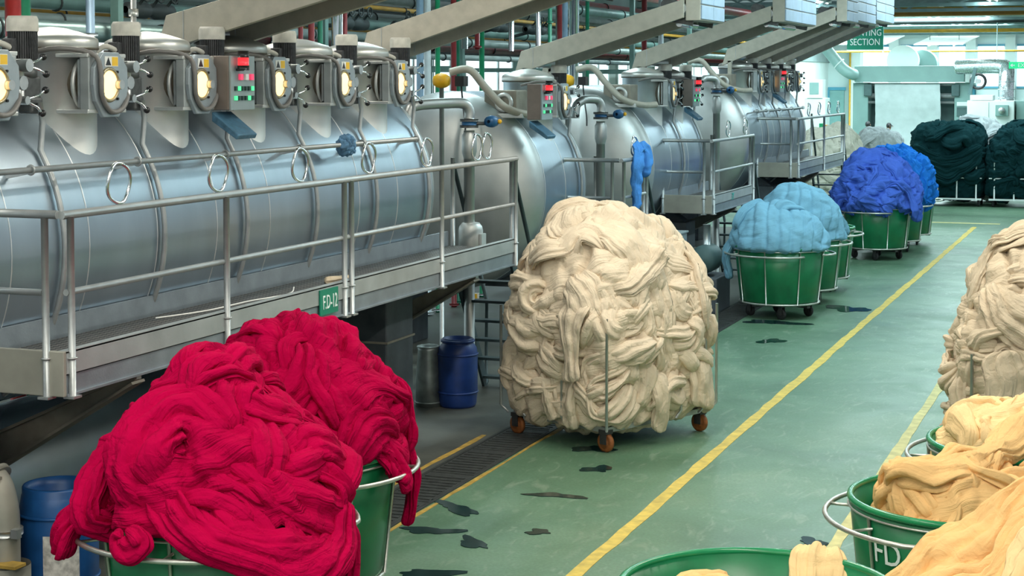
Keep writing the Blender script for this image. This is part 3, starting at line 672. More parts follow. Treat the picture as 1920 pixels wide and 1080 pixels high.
# ================================================================== fabric delivery arms over the machines
def arm(label, ya, yb, x0, z0, slope, head, x1=-5.62, zb=None):
    t = thing('delivery_arm', label, 'conveyor', (x0, ya, z0), 0, 'fabric delivery arms above the machines')
    zf = lambda x: z0+slope*(x-x0)
    for y in (ya, yb):
        MB().add([(x0-.10, y-.035, z0-.19), (x0-.10, y+.035, z0-.19), (x1, y+.035, zf(x1)-.12), (x1, y-.035, zf(x1)-.12), (x0, y-.035, z0+.13), (x0, y+.035, z0+.13), (x1, y+.035, zf(x1)+.12), (x1, y-.035, zf(x1)+.12)],
                 [(3, 2, 1, 0), (4, 5, 6, 7), (0, 1, 5, 4), (1, 2, 6, 5), (2, 3, 7, 6), (3, 0, 4, 7)]).build('arm_beam', 'arm', t, .004)
        MB().box(x0+.17, x0+.178, y-.04, y+.04, zf(x0+.17)-.13, zf(x0+.17)+.13).build('joint_strip', 'steel_dull', t)
    MB().add([(x0, ya+.035, z0+.09), (x1, ya+.035, zf(x1)+.09), (x1, yb-.035, zf(x1)+.09), (x0, yb-.035, z0+.09), (x0, ya+.035, z0+.11), (x1, ya+.035, zf(x1)+.11), (x1, yb-.035, zf(x1)+.11), (x0, yb-.035, z0+.11)],
             [(3, 2, 1, 0), (4, 5, 6, 7), (0, 1, 5, 4), (1, 2, 6, 5), (2, 3, 7, 6), (3, 0, 4, 7)]).build('arm_bed', 'arm_under', t)
    MB().cyl((x0+.05, ya, z0-.02), (x0+.05, yb, z0-.02), .07, n=14).build('roller', 'steel_dull', t)
    MB().cyl((x1-.05, ya, zf(x1)), (x1-.05, yb, zf(x1)), .08, n=14).build('roller', 'steel_dull', t)
    for y in (ya, yb): MB().bar((x0+.05, y, 3.45), (x0+.05, y, z0-.1), .07, .07, (0, 1, 0)).build('arm_post', 'arm', t)
    ha, hb = head; zb = zf(x1)-.16 if zb is None else zb
    MB().box(x1+.02, x1+.22, ha, hb, zb, zb+.62).build('head_box', 'arm', t, .008)
    for k in range(3): MB().box(x1+.22, x1+.24, ha+.01, (ha+hb)/2-.01, zb+.02+.2*k, zb+.2+.2*k).build('head_slat', 'arm_panel', t, .004)
    for k in range(3): MB().box(x1+.22, x1+.24, (ha+hb)/2+.01, hb-.01, zb+.02+.2*k, zb+.2+.2*k).build('head_slat', 'arm_panel', t, .004)
    MB().cyl((x1-.12, ha+.2, zb-.03), (x1-.12, hb-.2, zb-.03), .045, n=12).build('delivery_roller', 'chrome', t)
    for y in (ha+.1, hb-.1): MB().bar((x1-.25, y, zb+.05), (x1+.1, y, zb-.02), .03, .10).build('roller_bracket', 'gear', t)
    MB().cyl((x1-.3, ha+.25, zb+.22), (x1-.3, ha+.6, zb+.22), .09, n=16).build('drive_motor', 'gear', t)
    return t
arm('delivery arm nearest the camera rising from the third porthole', 12.95, 13.85, -7.98, 4.03, .245, (12.9, 14.2))
arm('delivery arm rising from the far end of the nearest machine', 17.05, 17.95, -7.98, 3.99, .30, (17.0, 18.3))
arm('delivery arm rising over the short round-ended machine', 21.9, 23.0, -7.95, 3.86, .30, (21.9, 23.2), -5.68, 4.38)
arm('delivery arm rising over the two-necked machine with pale blue head panels', 27.2, 28.8, -7.85, 3.92, .335, (27.2, 29.9), -5.62, 4.53)
arm('delivery arm over the farthest machine, hidden behind the second head box', 33.3, 34.5, -7.75, 4.08, .38, (33.3, 34.6))
arm('middle delivery arm over the farthest machine with slatted head', 35.1, 36.5, -7.65, 4.06, .42, (35.0, 37.8), -5.74, 4.80)
arm('last delivery arm next to the green hanging sign', 38.0, 39.4, -7.65, 4.08, .43, (37.9, 40.7), -5.74, 4.90)

# ================================================================== pipework behind the machines
def vpipe(y, r, z0, mat, label, x=-10.2, z1=6.3, fl=True):
    t = thing('vertical_pipe', label, 'pipe', (x, y, z0), 0, 'vertical pipes behind the machines')
    MB().cyl((x, y, z0), (x, y, z1), r, n=14).build('pipe_run', mat, t)
    if fl:
        for z in (z0+.03, z0+.75): MB().cyl((x, y, z), (x, y, z+.03), r*1.7, n=14).build('flange', mat if mat in ('p_red', 'p_green') else 'steel_dull', t)
PX = [(13.5, .075, 0, 'p_redbright', 'bright red upright at the left edge of the photo', -10.0), (13.75, .095, 0, 'p_greenbright', 'thick green upright beside the bright red one', -10.1),
      (14.98, .045, 3.3, 'p_blue', 'blue-grey pipe behind the first visible neck', -10.15), (18.9, .062, 3.3, 'p_white', 'white pipe behind the third porthole motor', -10.05),
      (19.55, .032, 3.3, 'p_red', 'thin maroon pipe of the trio left of the big chrome stack', -10.1), (19.85, .042, 3.3, 'p_red', 'thicker maroon pipe of the trio left of the big chrome stack', -10.1),
      (20.1, .035, 3.3, 'p_green', 'green pipe of the trio left of the big chrome stack', -10.1), (20.6, .078, 3.3, 'chrome', 'big chrome stack behind the nearest machine', -10.1),
      (20.95, .03, 3.3, 'p_red', 'thin maroon pipe touching the big chrome stack', -10.15), (23.5, .055, 0, 'p_blue', 'pale blue pipe just right of the last lit porthole', -10.15),
      (23.9, .055, 0, 'p_white', 'white pipe right of the last lit porthole', -10.2), (24.3, .04, 0, 'p_greenbright', 'slim green pipe beside the white one', -10.2),
      (24.95, .045, 0, 'p_red', 'maroon pipe above the yellow actuator', -10.2), (25.25, .032, 0, 'p_green', 'thin green pipe behind the maroon one', -10.25),
      (25.55, .052, 4.1, 'chrome', 'chrome pipe ending above a flanged elbow', -10.25), (26.1, .042, 4.1, 'p_red', 'short maroon drop behind the green elbow pipe', -10.25),
      (26.3, .045, 0, 'p_greenbright', 'green pipe with elbow above the short machine', -10.25), (27.7, .047, 4.1, 'chrome', 'left chrome drop above the short machine', -10.25),
      (29.1, .048, 4.1, 'chrome', 'right chrome drop above the short machine', -10.25), (29.75, .038, 3.9, 'p_green', 'green drop pipe right of the chrome drops', -10.25),
      (30.3, .05, 0, 'p_red', 'tall maroon pipe crossing behind the third delivery arm', -10.25), (30.75, .06, 0, 'p_blue', 'dull blue-grey pipe left of the widest chrome stack', -10.3),
      (31.15, .10, 0, 'chrome', 'widest chrome stack behind the short machine', -10.25), (32.0, .04, 0, 'p_green', 'green pipe right of the widest chrome stack', -10.25),
      (36.6, .06, 0, 'p_red', 'maroon pipe left of the far machines', -10.4), (38.0, .06, 0, 'p_white', 'white pipe behind the two-necked machine', -10.4)]
for y, r, z0, m, lab, x in PX: vpipe(y, r, z0, m, lab, x, fl=m not in ('p_redbright', 'chrome'))
t = thing('vent_stack', 'thin stainless vent pipe standing on the second neck lid', 'pipe', (-7.7, 12.17, 4.03))
MB().cyl((-7.75, 12.05, 4.02), (-7.75, 12.05, 6.3), .024, n=12).build('pipe_run', 'neck', t)
MB().cyl((-7.75, 12.05, 4.015), (-7.75, 12.05, 4.07), .06, n=14).build('flange', 'neck', t)
MB().cyl((-7.75, 12.05, 4.12), (-7.75, 12.05, 4.18), .04, n=14).build('coupling', 'lid', t)
HP = [(-10.75, 4.12, .11, 'duct', 6, 17.6, 'thick insulated duct behind the nearest machine'),
      (-11.45, 4.27, .075, 'p_grey', 5, 60, 'lowest grey pipe of the long overhead rack'), (-11.5, 4.47, .085, 'p_teal', 5, 60, 'dark teal pipe of the long overhead rack'),
      (-11.9, 4.62, .08, 'p_grey', 5, 60, 'pale grey pipe high in the overhead rack'), (-12.2, 4.2, .09, 'p_red', 5, 60, 'maroon pipe low at the back of the rack'),
      (-12.2, 4.8, .07, 'p_dark', 5, 60, 'black pipe high at the back of the rack'), (-11.2, 4.72, .035, 'p_yellow', 14, 60, 'thin yellow gas pipe along the rack'),
      (-12.6, 4.42, .06, 'p_yellow', 16, 60, 'yellow pipe deep behind the rack'), (-12.6, 5.0, .10, 'p_grey', 5, 60, 'broad grey pipe at the top of the rack'),
      (-11.0, 5.05, .10, 'p_teal', 10, 60, 'broad teal pipe at the front top of the rack'), (-11.6, 5.25, .09, 'p_red', 20, 60, 'maroon main high over the short machine'),
      (-12.9, 5.35, .06, 'p_blue', 10, 60, 'pale blue pipe under the roof'), (-10.9, 3.98, .05, 'p_grey', 18, 44, 'grey pipe low behind the short machine'),
      (-11.8, 4.05, .05, 'p_dark', 18, 60, 'black pipe low behind the two-necked machine'), (-10.7, 5.5, .12, 'p_red', 26, 60, 'thick maroon main above the delivery arms')]
for x, z, r, m, y0, y1, lab in HP:
    t = thing('overhead_pipe', lab, 'pipe', (x, y0, z), 0, 'overhead pipes behind the machines')
    MB().cyl((x, y0, z), (x, y1, z), r, n=14).build('pipe_run', m, t)
    yy = y0+2
    while yy < min(y1, 46):
        MB().ring((x, yy, z), r*1.06, .014, 'Y', 16, 5).build('pipe_clamp', 'p_dark', t); yy += 3.1
for k, (y, z, lab) in enumerate(((22.6, 4.42, 'nearest black valve cluster on the rack'), (24.6, 4.42, 'second black valve cluster on the rack'), (28.6, 4.55, 'third black valve cluster on the rack'), (30.6, 4.55, 'fourth black valve cluster on the rack'), (17.2, 4.40, 'black valve cluster right behind the vent stack'))):
    t = thing('valve_cluster', lab, 'valve', (-10.85, y, z), 0, 'valve clusters on the rack')
    MB().lathe([(.04, y-.5), (.09, y-.45), (.10, y-.1), (.06, y), (.10, y+.1), (.09, y+.45), (.04, y+.5)], (-10.85, 0, z), 'Y', 16).build('valve_body', 'p_dark', t)
    MB().cyl((-10.85, y+.2, z), (-11.5, y+.2, 4.4), .03, n=8).build('branch', 'p_dark', t)
    for dy in (-.3, 0, .3):
        MB().cyl((-10.85, y+dy, z), (-10.7, y+dy, z+.16), .018, n=8).build('valve_stem', 'p_dark', t)
        MB().ring((-10.69, y+dy, z+.17), .075, .012, 'X', 16, 6).build('hand_wheel', 'p_dark', t)
for y in (11, 16, 21, 26, 31, 36, 41):
    t = thing('rack_frame', 'dark steel pipe rack frame, %s from the camera' % ('first', 'second', 'third', 'fourth', 'fifth', 'sixth', 'seventh')[(y-11)//5], 'rack', (-12, y, 0), 0, 'pipe rack frames')
    for x in (-10.5, -13.2): MB().box(x-.05, x+.05, y-.05, y+.05, 0, 6.3).build('upright', 'p_teal', t)
    for z in (3.8, 5.68): MB().box(-13.2, -10.45, y-.04, y+.04, z-.05, z+.03).build('crossbar', 'p_teal', t)
# valve legs standing in front of the round ends
def valve_leg(label, x, y, zt, back, act='valve_blue', pot=False):
    t = thing('valve_pipe', label, 'pipe', (x, y, 0), 0, 'valved pipes at the machine ends')
    MB().cyl((x, y, 0), (x, y, zt-.10), .062, n=18).build('riser', 'head', t)
    MB().lathe([(.062, zt-.42), (.085, zt-.34), (.085, zt-.16), (.062, zt-.12)], (x, y, 0), 'Z', 18).build('sleeve', 'head', t)
    for z in (zt-.07, zt+.0): MB().cyl((x, y, z), (x, y, z+.03), .105, n=20).build('flange', 'gear', t)
    MB().cyl((x, y, zt-.05), (x, y, zt+.01), .085, n=20).build('valve_wafer', 'valve_blue', t)
    MB().cyl((x, y, zt-.02), (x+.16, y+.10, zt-.02), .022, n=10).build('valve_shaft', 'gear', t)
    MB().lathe([(.02, -.10), (.06, -.09), (.07, 0), (.06, .09), (.02, .10)], (x+.22, y+.14, zt-.0), 'Y', 14).build('actuator', act, t)
    MB().ball((x+.30, y+.18, zt), .028).build('actuator_cap', 'valve_yellow', t)
    MB().tube(spline([(x, y, zt+.03), (x, y, zt+.12), (x-.04, y-.05, zt+.20), (x-.15, y-.2, zt+.21), (x-back*.6, y-back, zt+.19), (x-back*.62-.05, y-back-.08, zt+.12), (x-back*.62-.06, y-back-.1, zt-.05)], 26), .06, 14).build('bend', 'head', t)
    if pot:
        MB().lathe([(.001, 2.0), (.10, 1.98), (.13, 1.94), (.14, 1.90), (.14, 1.66), (.10, 1.6), (.001, 1.58)], (x+.01, y+.02, 0), 'Z', 24).build('filter_pot', 'neck', t)
        MB().box(x+.14, x+.17, y-.05, y+.09, 1.70, 1.86).build('filter_tag', 'neck', t)
valve_leg('grey pipe with blue actuator in front of the short round-ended machine', -7.15, 17.95, 3.13, .62, pot=True)
valve_leg('grey pipe with blue actuator between the short and two-necked machines', -7.15, 22.95, 3.12, .3)
valve_leg('grey pipe with blue actuator before the farthest machine end', -7.15, 29.9, 3.42, .3)
for y, lab in ((19.9, 'yellow round actuator on top of the short machine'), (24.9, 'yellow round actuator on top of the two-necked machine')):
    z = 3.40
    t = thing('level_actuator', lab, 'valve', (-8.3, y, z), 0, 'yellow actuators on the machines')
    MB().cyl((-8.3, y, 0), (-8.3, y, z+.1), .03, n=10).build('stem', 'steel_dull', t)
    MB().lathe([(.001, -.10), (.06, -.10), (.085, -.06), (.10, 0), (.085, .06), (.06, .10), (.001, .10)], (-8.3, y, z+.19), 'X', 20).build('housing', 'valve_yellow', t)
    MB().box(-8.14, -8.02, y+.05, y+.2, z+.12, z+.25).build('switch_box', 'black', t)
    MB().tube(spline([(-8.08, y+.12, z+.12), (-8.06, y+.12, z-.1), (-8.0, y+.05, z-.35), (-7.98, y, z-.5)], 12), .012, 6).build('cable', 'black', t)
# ladder-side small parts under the near walkway
t = thing('blue_drum', 'dark blue plastic drum under the near walkway beside the dark column', 'drum', (-7.05, 17.35, 0))
def drum(t, x, y, h, r, mat, nk=.80):
    MB().lathe([(.001, .0), (r*.86, .0), (r*.93, .03), (r*.97, .14*h), (r, .2*h), (r, .78*h), (r*.95, .86*h), (r*nk, .92*h), (r*(nk-.02), .93*h), (r*(nk-.02), .985*h), (r*(nk-.05), h), (r*(nk-.10), h), (r*(nk-.10), .93*h), (.001, .45*h if nk > .85 else .90*h)], (x, y, 0), 'Z', 36).build('body', mat, t)
    for z in (.22*h, .77*h): MB().ring((x, y, z), r, .012, 'Z', 36, 6).build('hoop', mat, t)
drum(t, -7.05, 17.35, .76, .22, 'drum_dark')
MB().ring((-7.05, 17.35, .73), .175, .018, 'Z', 30, 6).build('lid_ring', 'drum_dark', t)
t = thing('blue_drum', 'bright blue open drum with a dirty paper label left of the crimson tub', 'drum', (-6.98, 9.85, 0))
drum(t, -6.98, 9.85, .82, .27, 'drum', .92)
MB().add([(-6.98+.275*math.cos(a), 9.85+.275*math.sin(a), z) for z in (.17, .52) for a in np.linspace(-1.35, -.45, 8)], [(i, i+1, i+9, i+8) for i in range(7)]).build('paper_label', 'label_paper', t)
t = thing('blue_drum', 'blue drum half hidden behind the cream cloth trolley', 'drum', (-6.25, 22.6, 0))
drum(t, -6.2, 21.9, .95, .29, 'drum')
t = thing('metal_can', 'galvanised metal can beside the dark blue drum', 'can', (-7.36, 17.25, 0))
MB().lathe([(.001, 0), (.145, 0), (.14, .30), (.115, .62), (.12, .66), (.105, .66), (.10, .60), (.001, .58)], (-7.36, 17.25, 0), 'Z', 30).build('body', 'galv', t)
MB().ring((-7.36, 17.25, .66), .118, .010, 'Z', 30, 6).build('rim', 'galv', t)
MB().ring((-7.36, 17.25, .05), .146, .010, 'Z', 30, 6).build('base_band', 'galv', t)
MB().tube([(-7.25, 17.25, .5), (-7.17, 17.25, .45), (-7.16, 17.25, .3), (-7.23, 17.25, .22)], .012, 6).build('handle', 'galv', t)
t = thing('warning_plate', 'small yellow warning plate under the near walkway', 'sign', (-7.3, 18.3, 1.05))
MB().box(-7.42, -7.22, 18.42, 18.43, 1.0, 1.12).build('plate', 'sticker_w', t)
MB().box(-7.40, -7.24, 18.412, 18.419, 1.01, 1.11).build('plate_face', 'sticker_y', t)
MB().prism([(-7.39, 1.025), (-7.325, 1.025), (-7.357, 1.095)], 'Y', 18.405, 18.412).build('plate_mark', 'black', t)
MB().box(-7.33, -7.31, 18.43, 18.46, 0, 1.06).build('plate_post', 'support', t)
t = thing('pump_pipe', 'beige flanged pump elbow at the lower left corner', 'pipe', (-7.05, 9.3, 0))
MB().lathe([(.001, 0), (.22, 0), (.22, .10), (.19, .12), (.21, .16), (.21, .22), (.17, .25), (.17, .40)], (-7.02, 9.3, 0), 'Z', 30).build('pump_base', 'end_plate', t)
MB().tube(spline([(-7.02, 9.3, .38), (-7.02, 9.3, .60), (-7.03, 9.3, .78), (-7.10, 9.3, .95), (-7.3, 9.3, 1.02), (-7.6, 9.3, 1.03)], 24), .105, 20).build('elbow', 'end_plate', t)
MB().tube([(-7.16, 9.3, .93), (-7.13, 9.3, .905)], .18, 24).build('flange', 'end_plate', t)
MB().tube([(-7.02, 9.3, .60), (-7.02, 9.3, .64)], .125, 24).build('clamp_band', 'steel_dull', t)
MB().cbox((-6.88, 9.24, .63), (.05, .05, .06)).build('clamp_lug', 'steel_dull', t)
MB().cbox((-6.90, 9.2, .43), (.16, .12, .02)).build('tag_plate', 'line_old', t)

# ================================================================== green tubs
def tub_proto():
    t = thing('fabric_tub', '', '', show=False); b = dict(parent=t, show=False)
    MB().lathe([(.001, .24), (.57, .24), (.595, .27), (.64, .66), (.683, 1.07), (.663, 1.075), (.62, .66), (.575, .29), (.001, .285)], n=64).build('shell', 'tub', **b)
    MB().ring((0, 0, 1.08), .682, .022, n=64, k=8).build('rim', 'tub_rim', **b)
    MB().ring((0, 0, 1.035), .694, .008, n=64, k=6).build('rim_rod', 'rod', **b)
    MB().ring((0, 0, .235), .60, .016, n=56, k=6).build('base_ring', 'rod', **b)
    for k in range(8):
        a = 2*PI*(k+.5)/8; c, s = math.cos(a), math.sin(a)
        MB().tube([(.607*c, .607*s, .235), (.652*c, .652*s, .66), (.692*c, .692*s, 1.04)], .011, 6).build('frame_rod', 'rod', **b)
    for h in (0, 1):
        pts = []; off = PI*h
        for a, r in [(-1.25, .69), (-1.22, .75), (-1.1, .80)]+[(x, .835) for x in np.linspace(-.9, .9, 15)]+[(1.1, .80), (1.22, .75), (1.25, .69)]:
            pts.append((r*math.cos(a+off), r*math.sin(a+off), .97))
        MB().tube(pts, .016, 8).build('handle', 'rod', **b)
        for a in (-.42, .42): MB().cyl((.68*math.cos(a+off), .68*math.sin(a+off), .97), (.83*math.cos(a+off), .83*math.sin(a+off), .97), .010, n=6).build('handle_stay', 'rod', **b)
    MB().bar((-.58, 0, .215), (.58, 0, .215), .07, .05).build('base_beam', 'caster', **b)
    MB().bar((0, -.58, .20), (0, .58, .20), .07, .05).build('base_beam', 'caster', **b)
    for k in range(4):
        a = PI/4+PI/2*k; x, y = .44*math.cos(a), .44*math.sin(a)
        c = MB().box(x-.045, x+.045, y-.045, y+.045, .19, .245).box(x-.04, x-.03, y-.04, y+.03, .07, .19).box(x+.03, x+.04, y-.04, y+.03, .07, .19).build('caster', 'caster', **b)
        MB().lathe([(.001, -.022), (.06, -.022), (.085, -.016), (.085, .016), (.06, .022), (.001, .022)], (x, y, .085), 'X', 20).build('wheel', 'wheel_black', parent=c, show=False, world=False)
    return t
TUB = tub_proto()
def tub(x, y, rz, label, group='green fabric tubs'):
    o = copy_tree(TUB, None, (x, y, 0), rz); tag(o, label, 'tub', group); return o
tub(-5.12, 8.8, math.radians(-105), 'green tub heaped with crimson cloth at the lower left')
tub(-5.4, 10.35, math.radians(-8), 'green tub heaped with crimson cloth beside the dark support column')
tub(-1.75, 8.25, math.radians(40), 'nearly empty green tub at the bottom edge of the photo')
T2 = tub(-.96, 10.48, math.radians(-160), 'green tub with white FD lettering under peach cloth')
tub(-.70, 12.3, math.radians(170), 'green tub of peach cloth just in front of the right cream trolley')
tub(-5.16, 25.75, math.radians(60), 'front green tub under pale blue cloth')
tub(-5.2, 27.6, math.radians(10), 'middle green tub under pale blue cloth')
tub(-5.28, 29.3, math.radians(5), 'rear empty green tub behind the pale blue cloth')
tub(-5.0, 34.8, math.radians(50), 'front green tub under royal blue cloth')
tub(-4.95, 36.6, math.radians(10), 'middle green tub under royal blue cloth')
tub(-4.92, 38.2, math.radians(5), 'rear green tub behind the royal blue cloth')
def wrap(co):
    a = math.radians(-126)+160/180*PI+co.x/.665; r = .666+(co.y*.105)+.004+co.z
    return Vector((r*math.cos(a), r*math.sin(a), .845+co.y))
add_text('lettering', 'FD', .20, .002, 'sign_white', T2, Matrix.Diagonal((.9, 1, 1, 1)), wrap)

# ================================================================== cloth heaps
def cyl_pt(c, az, r, z): return (c[0]+r*math.cos(math.radians(az)), c[1]+r*math.sin(math.radians(az)), z)
I3 = np.eye(3)
def red_heap(c, rf, seed, n, explicit, label):
    rng = np.random.default_rng(seed); fm = FM()
    star(fm, c, I3, rf, rng, -.30, nu=90, nv=200, amp=.05, freq=5)
    for k in range(n):
        big = k < n*.42 and k % 3 != 2 or k % 4 == 0
        wd = rng.uniform(.13, .22) if big else rng.uniform(.06, .11)
        heap_rope(fm, c, I3, rf, rng, rdir(rng, -.02, 1.4), rng.uniform(0, 2*PI), rng.uniform(.5, 1.1) if big else rng.uniform(.3, .8), wd, wd*rng.uniform(.32, .5) if big else wd*rng.uniform(.5, .7), off=rng.uniform(-.03, .06), turn=2.6, grav=.6, nv=96 if big else 48, wav=.025, step=.026)
    for ctrl, wd, th in explicit:
        P = [cyl_pt(c, *q) for q in ctrl]; m = np.mean([(p[0]-c[0], p[1]-c[1], .25) for p in P], 0)
        free_rope(fm, P, m, wd, th, rng, n=54, nv=90, twist=.25, fan=(.8, 1.))
    return tag(fm.build('cloth_heap', RED, crump=.010), label, 'cloth', 'crimson cloth heaps')
r1 = superq(.69, .69, .74, .10, 2, 1.5, lobes(((-.12, .1, 1), 10, .20), ((-.85, -.45, .12), 9, .07), ((.75, -.3, .30), 8, .12), ((.1, -.8, .5), 9, .10)))
red_heap((-5.12, 8.8, 1.09), r1, 11, 78, [
    ([(-105, .45, 1.45), (-85, .64, 1.28), (-65, .78, 1.10), (-45, .87, .98), (-26, .90, .90), (-8, .86, .98), (4, .76, 1.15)], .13, .07),
    ([(-60, .60, 1.30), (-50, .74, 1.16), (-42, .84, 1.02), (-38, .88, .92), (-33, .88, .90)], .09, .06),
    ([(-30, .76, 1.12), (-27, .88, .92), (-25, .84, .66), (-24, .80, .42), (-24, .77, .27)], .11, .035),
    ([(20, .66, 1.22), (21, .80, 1.02), (20, .82, .75), (19, .79, .5), (19, .77, .3)], .07, .04),
    ([(-150, .40, 1.36), (-150, .62, 1.20), (-151, .80, 1.06), (-152, .88, .96), (-153, .90, .84)], .13, .06),
    ([(-130, .45, 1.38), (-133, .68, 1.20), (-136, .86, 1.02), (-138, .90, .88)], .12, .05),
    ([(-165, .45, 1.30), (-168, .64, 1.16), (-170, .80, 1.0), (-170, .84, .88)], .10, .05),
    ([(-95, .82, 1.13), (-88, .87, 1.10), (-86, .86, 1.05), (-92, .88, 1.0), (-98, .86, 1.05), (-95, .88, 1.08)], .06, .045),
    ([(-70, .30, 1.72), (-60, .46, 1.52), (-40, .62, 1.32), (-15, .76, 1.15), (5, .80, 1.0)], .18, .06),
    ([(-100, .20, 1.85), (-115, .36, 1.62), (-130, .54, 1.40), (-140, .68, 1.22)], .20, .04),
    ([(80, .1, 1.95), (-100, .16, 1.85), (-98, .27, 1.66), (-96, .36, 1.48)], .21, .045)],
    'heap of crimson cloth spilling over the nearest left tub')
r2 = superq(.68, .68, .76, .10, 2, 1.75, lobes(((.15, .1, 1), 9, .12), ((-.55, -.3, .6), 9, .08), ((.8, .3, .4), 9, .10)))
red_heap((-5.4, 10.35, 1.09), r2, 12, 66, [
    ([(25, .58, 1.26), (29, .72, 1.12), (30, .80, .9), (29, .80, .68), (28, .78, .52)], .08, .03),
    ([(-75, .35, 1.66), (-45, .53, 1.44), (-20, .66, 1.25), (0, .72, 1.12), (8, .74, 1.05)], .15, .07),
    ([(100, .2, 1.84), (10, .36, 1.66), (8, .56, 1.38), (12, .70, 1.18)], .17, .06),
    ([(-20, .58, 1.32), (-8, .70, 1.15), (-2, .78, 1.0), (-8, .81, .94)], .10, .05)],
    'heap of crimson cloth in the rear left tub by the column')

def trolley(x, y, rz, a, b, label, group='cloth trolleys', h=1.32):
    t = thing('cloth_trolley', label, 'trolley', (x, y, 0), rz, group)
    k = dict(parent=t, world=False)
    MB().box(-a, a, -b, b, .22, .25).build('base_board', 'caster', **k)
    for s in (-1, 1):
        MB().bar((-a, s*b, .22), (a, s*b, .22), .04, .05).build('base_rail', 'rail', **k); MB().bar((s*a, -b, .22), (s*a, b, .22), .04, .05).build('base_rail', 'rail', **k)
    ps = [(sx*(a+.10), sy*(b+.10)) for sx in (-1, 1) for sy in (-1, 1)]+[(-(a+.12), -.15), (-(a+.12), .45), (.25, -(b+.12)), (a-.1, -(b+.12))]
    for i, (px, py_) in enumerate(ps):
        MB().tube([(px*.93, py_*.93, .22), (px, py_, .30), (px, py_, h)], .014, 8).build('post', 'steel_dull', **k)
    for sx in (-1, 1):
        for sy in (-1, 1):
            px, py_ = sx*(a-.02), sy*(b-.02)
            c = MB().box(px-.05, px+.05, py_-.05, py_+.05, .18, .22).box(px-.045, px-.035, py_-.04, py_+.04, .08, .2).box(px+.035, px+.045, py_-.04, py_+.04, .08, .2).build('caster', 'caster', **k)
            MB().lathe([(.001, -.028), (.045, -.028), (.05, -.02), (.07, -.024), (.095, -.018), (.095, .018), (.07, .024), (.05, .02), (.045, .028), (.001, .028)], (px, py_, .095), 'X', 24).build('wheel', 'wheel_rust', parent=c, world=False)
    return t
def cream_heap(x, y, rz, a, b, cu, mat, seed, label, ns, ntop, extra=(), zc=1.12, cd=.92, q=2.5, group='cream cloth heaps', scale=1., lob=None, nv=52, p=4.6):
    rng = np.random.default_rng(seed); fm = FM(); R = rotz(rz); c = (x, y, zc); rf = superq(a, b, cu, cd, p, q, lob, qd=7)
    star(fm, c, R, rf, rng, -1.15, nu=110, nv=230, amp=.045, freq=5.5)
    for k in range(ns):
        wd = rng.uniform(.08, .15)*scale
        heap_rope(fm, c, R, rf, rng, rdir(rng, -.80, .55), rng.choice([0, PI])+rng.normal()*.35, rng.uniform(.28, .75)*scale, wd, wd*rng.uniform(.42, .7), off=rng.uniform(-.04, .05), turn=3.6, flat=.12, nv=nv, wav=.03, fan=rng.uniform(.2, 1., 2))
    for k in range(ns//3):
        wd = rng.uniform(.06, .10)*scale
        heap_rope(fm, c, R, rf, rng, rdir(rng, -.6, .4), rng.uniform(0, 2*PI), rng.uniform(.2, .4)*scale, wd, wd*.8, off=rng.uniform(0, .04), turn=6, nv=nv, wav=.02)
    for k in range(ntop):
        wd = rng.uniform(.15, .30)*scale
        heap_rope(fm, c, R, rf, rng, rdir(rng, .35, 1.5), rng.uniform(0, 2*PI), rng.uniform(.5, 1.2)*scale, wd, wd*rng.uniform(.2, .34), off=rng.uniform(-.02, .04), turn=1.8, grav=.3, nv=nv+10, wav=.02)
    for ctrl, nn, wd, th in extra:
        P = np.array(ctrl, float)@R.T+np.array([x, y, 0]); free_rope(fm, P, R@np.array(nn, float), wd, th, rng, n=40, nv=44, fan=(.9, 1.), twist=.15)
    return tag(fm.build('cloth_heap', mat, crump=.013), label, 'cloth', group)
RZ1 = math.radians(64.5)
trolley(-5.07, 16.58, RZ1, .73, .63, 'wheeled trolley under the big cream cloth heap in the aisle')
cream_heap(-5.07, 16.58, RZ1, .85, .77, 1.12, CREAM, 21, 'big heap of cream cloth on the trolley beside the yellow line', 120, 30, [
    ([(-.86, -.40, 1.44), (-.97, -.40, 1.32), (-1.0, -.41, 1.1), (-.99, -.42, .88), (-1.0, -.43, .70)], (-1, 0, .1), .16, .016),
    ([(-.2, -.80, .75), (-.15, -.84, .5), (-.12, -.80, .3), (-.1, -.76, .12)], (0, -1, 0), .10, .05),
    ([(-.8, .05, .75), (-.86, 0, .5), (-.82, -.05, .25)], (-1, 0, 0), .13, .08),
    ([(-.80, -.3, .75), (-.88, -.28, .5), (-.82, -.25, .2)], (-1, 0, 0), .10, .07),
    ([(.45, -.78, .8), (.5, -.82, .55), (.5, -.78, .3)], (0, -1, 0), .12, .08)],
    lob=lobes(((.05, .05, 1), 10, .06), ((-.3, .3, .8), 14, .03)), q=2.0)
trolley(-.72, 15.42, math.radians(5), .55, .70, 'wheeled trolley under the cream cloth heap at the right edge')
cream_heap(-.70, 15.45, math.radians(5), .80, .92, 1.25, CREAM2, 22, 'heap of cream cloth on the trolley at the right edge', 90, 30, [
    ([(-.40, -1.02, 1.40), (-.38, -1.04, 1.2), (-.37, -1.04, .9), (-.36, -1.03, .6)], (0, -1, 0), .15, .03)], q=1.9, p=3.2)

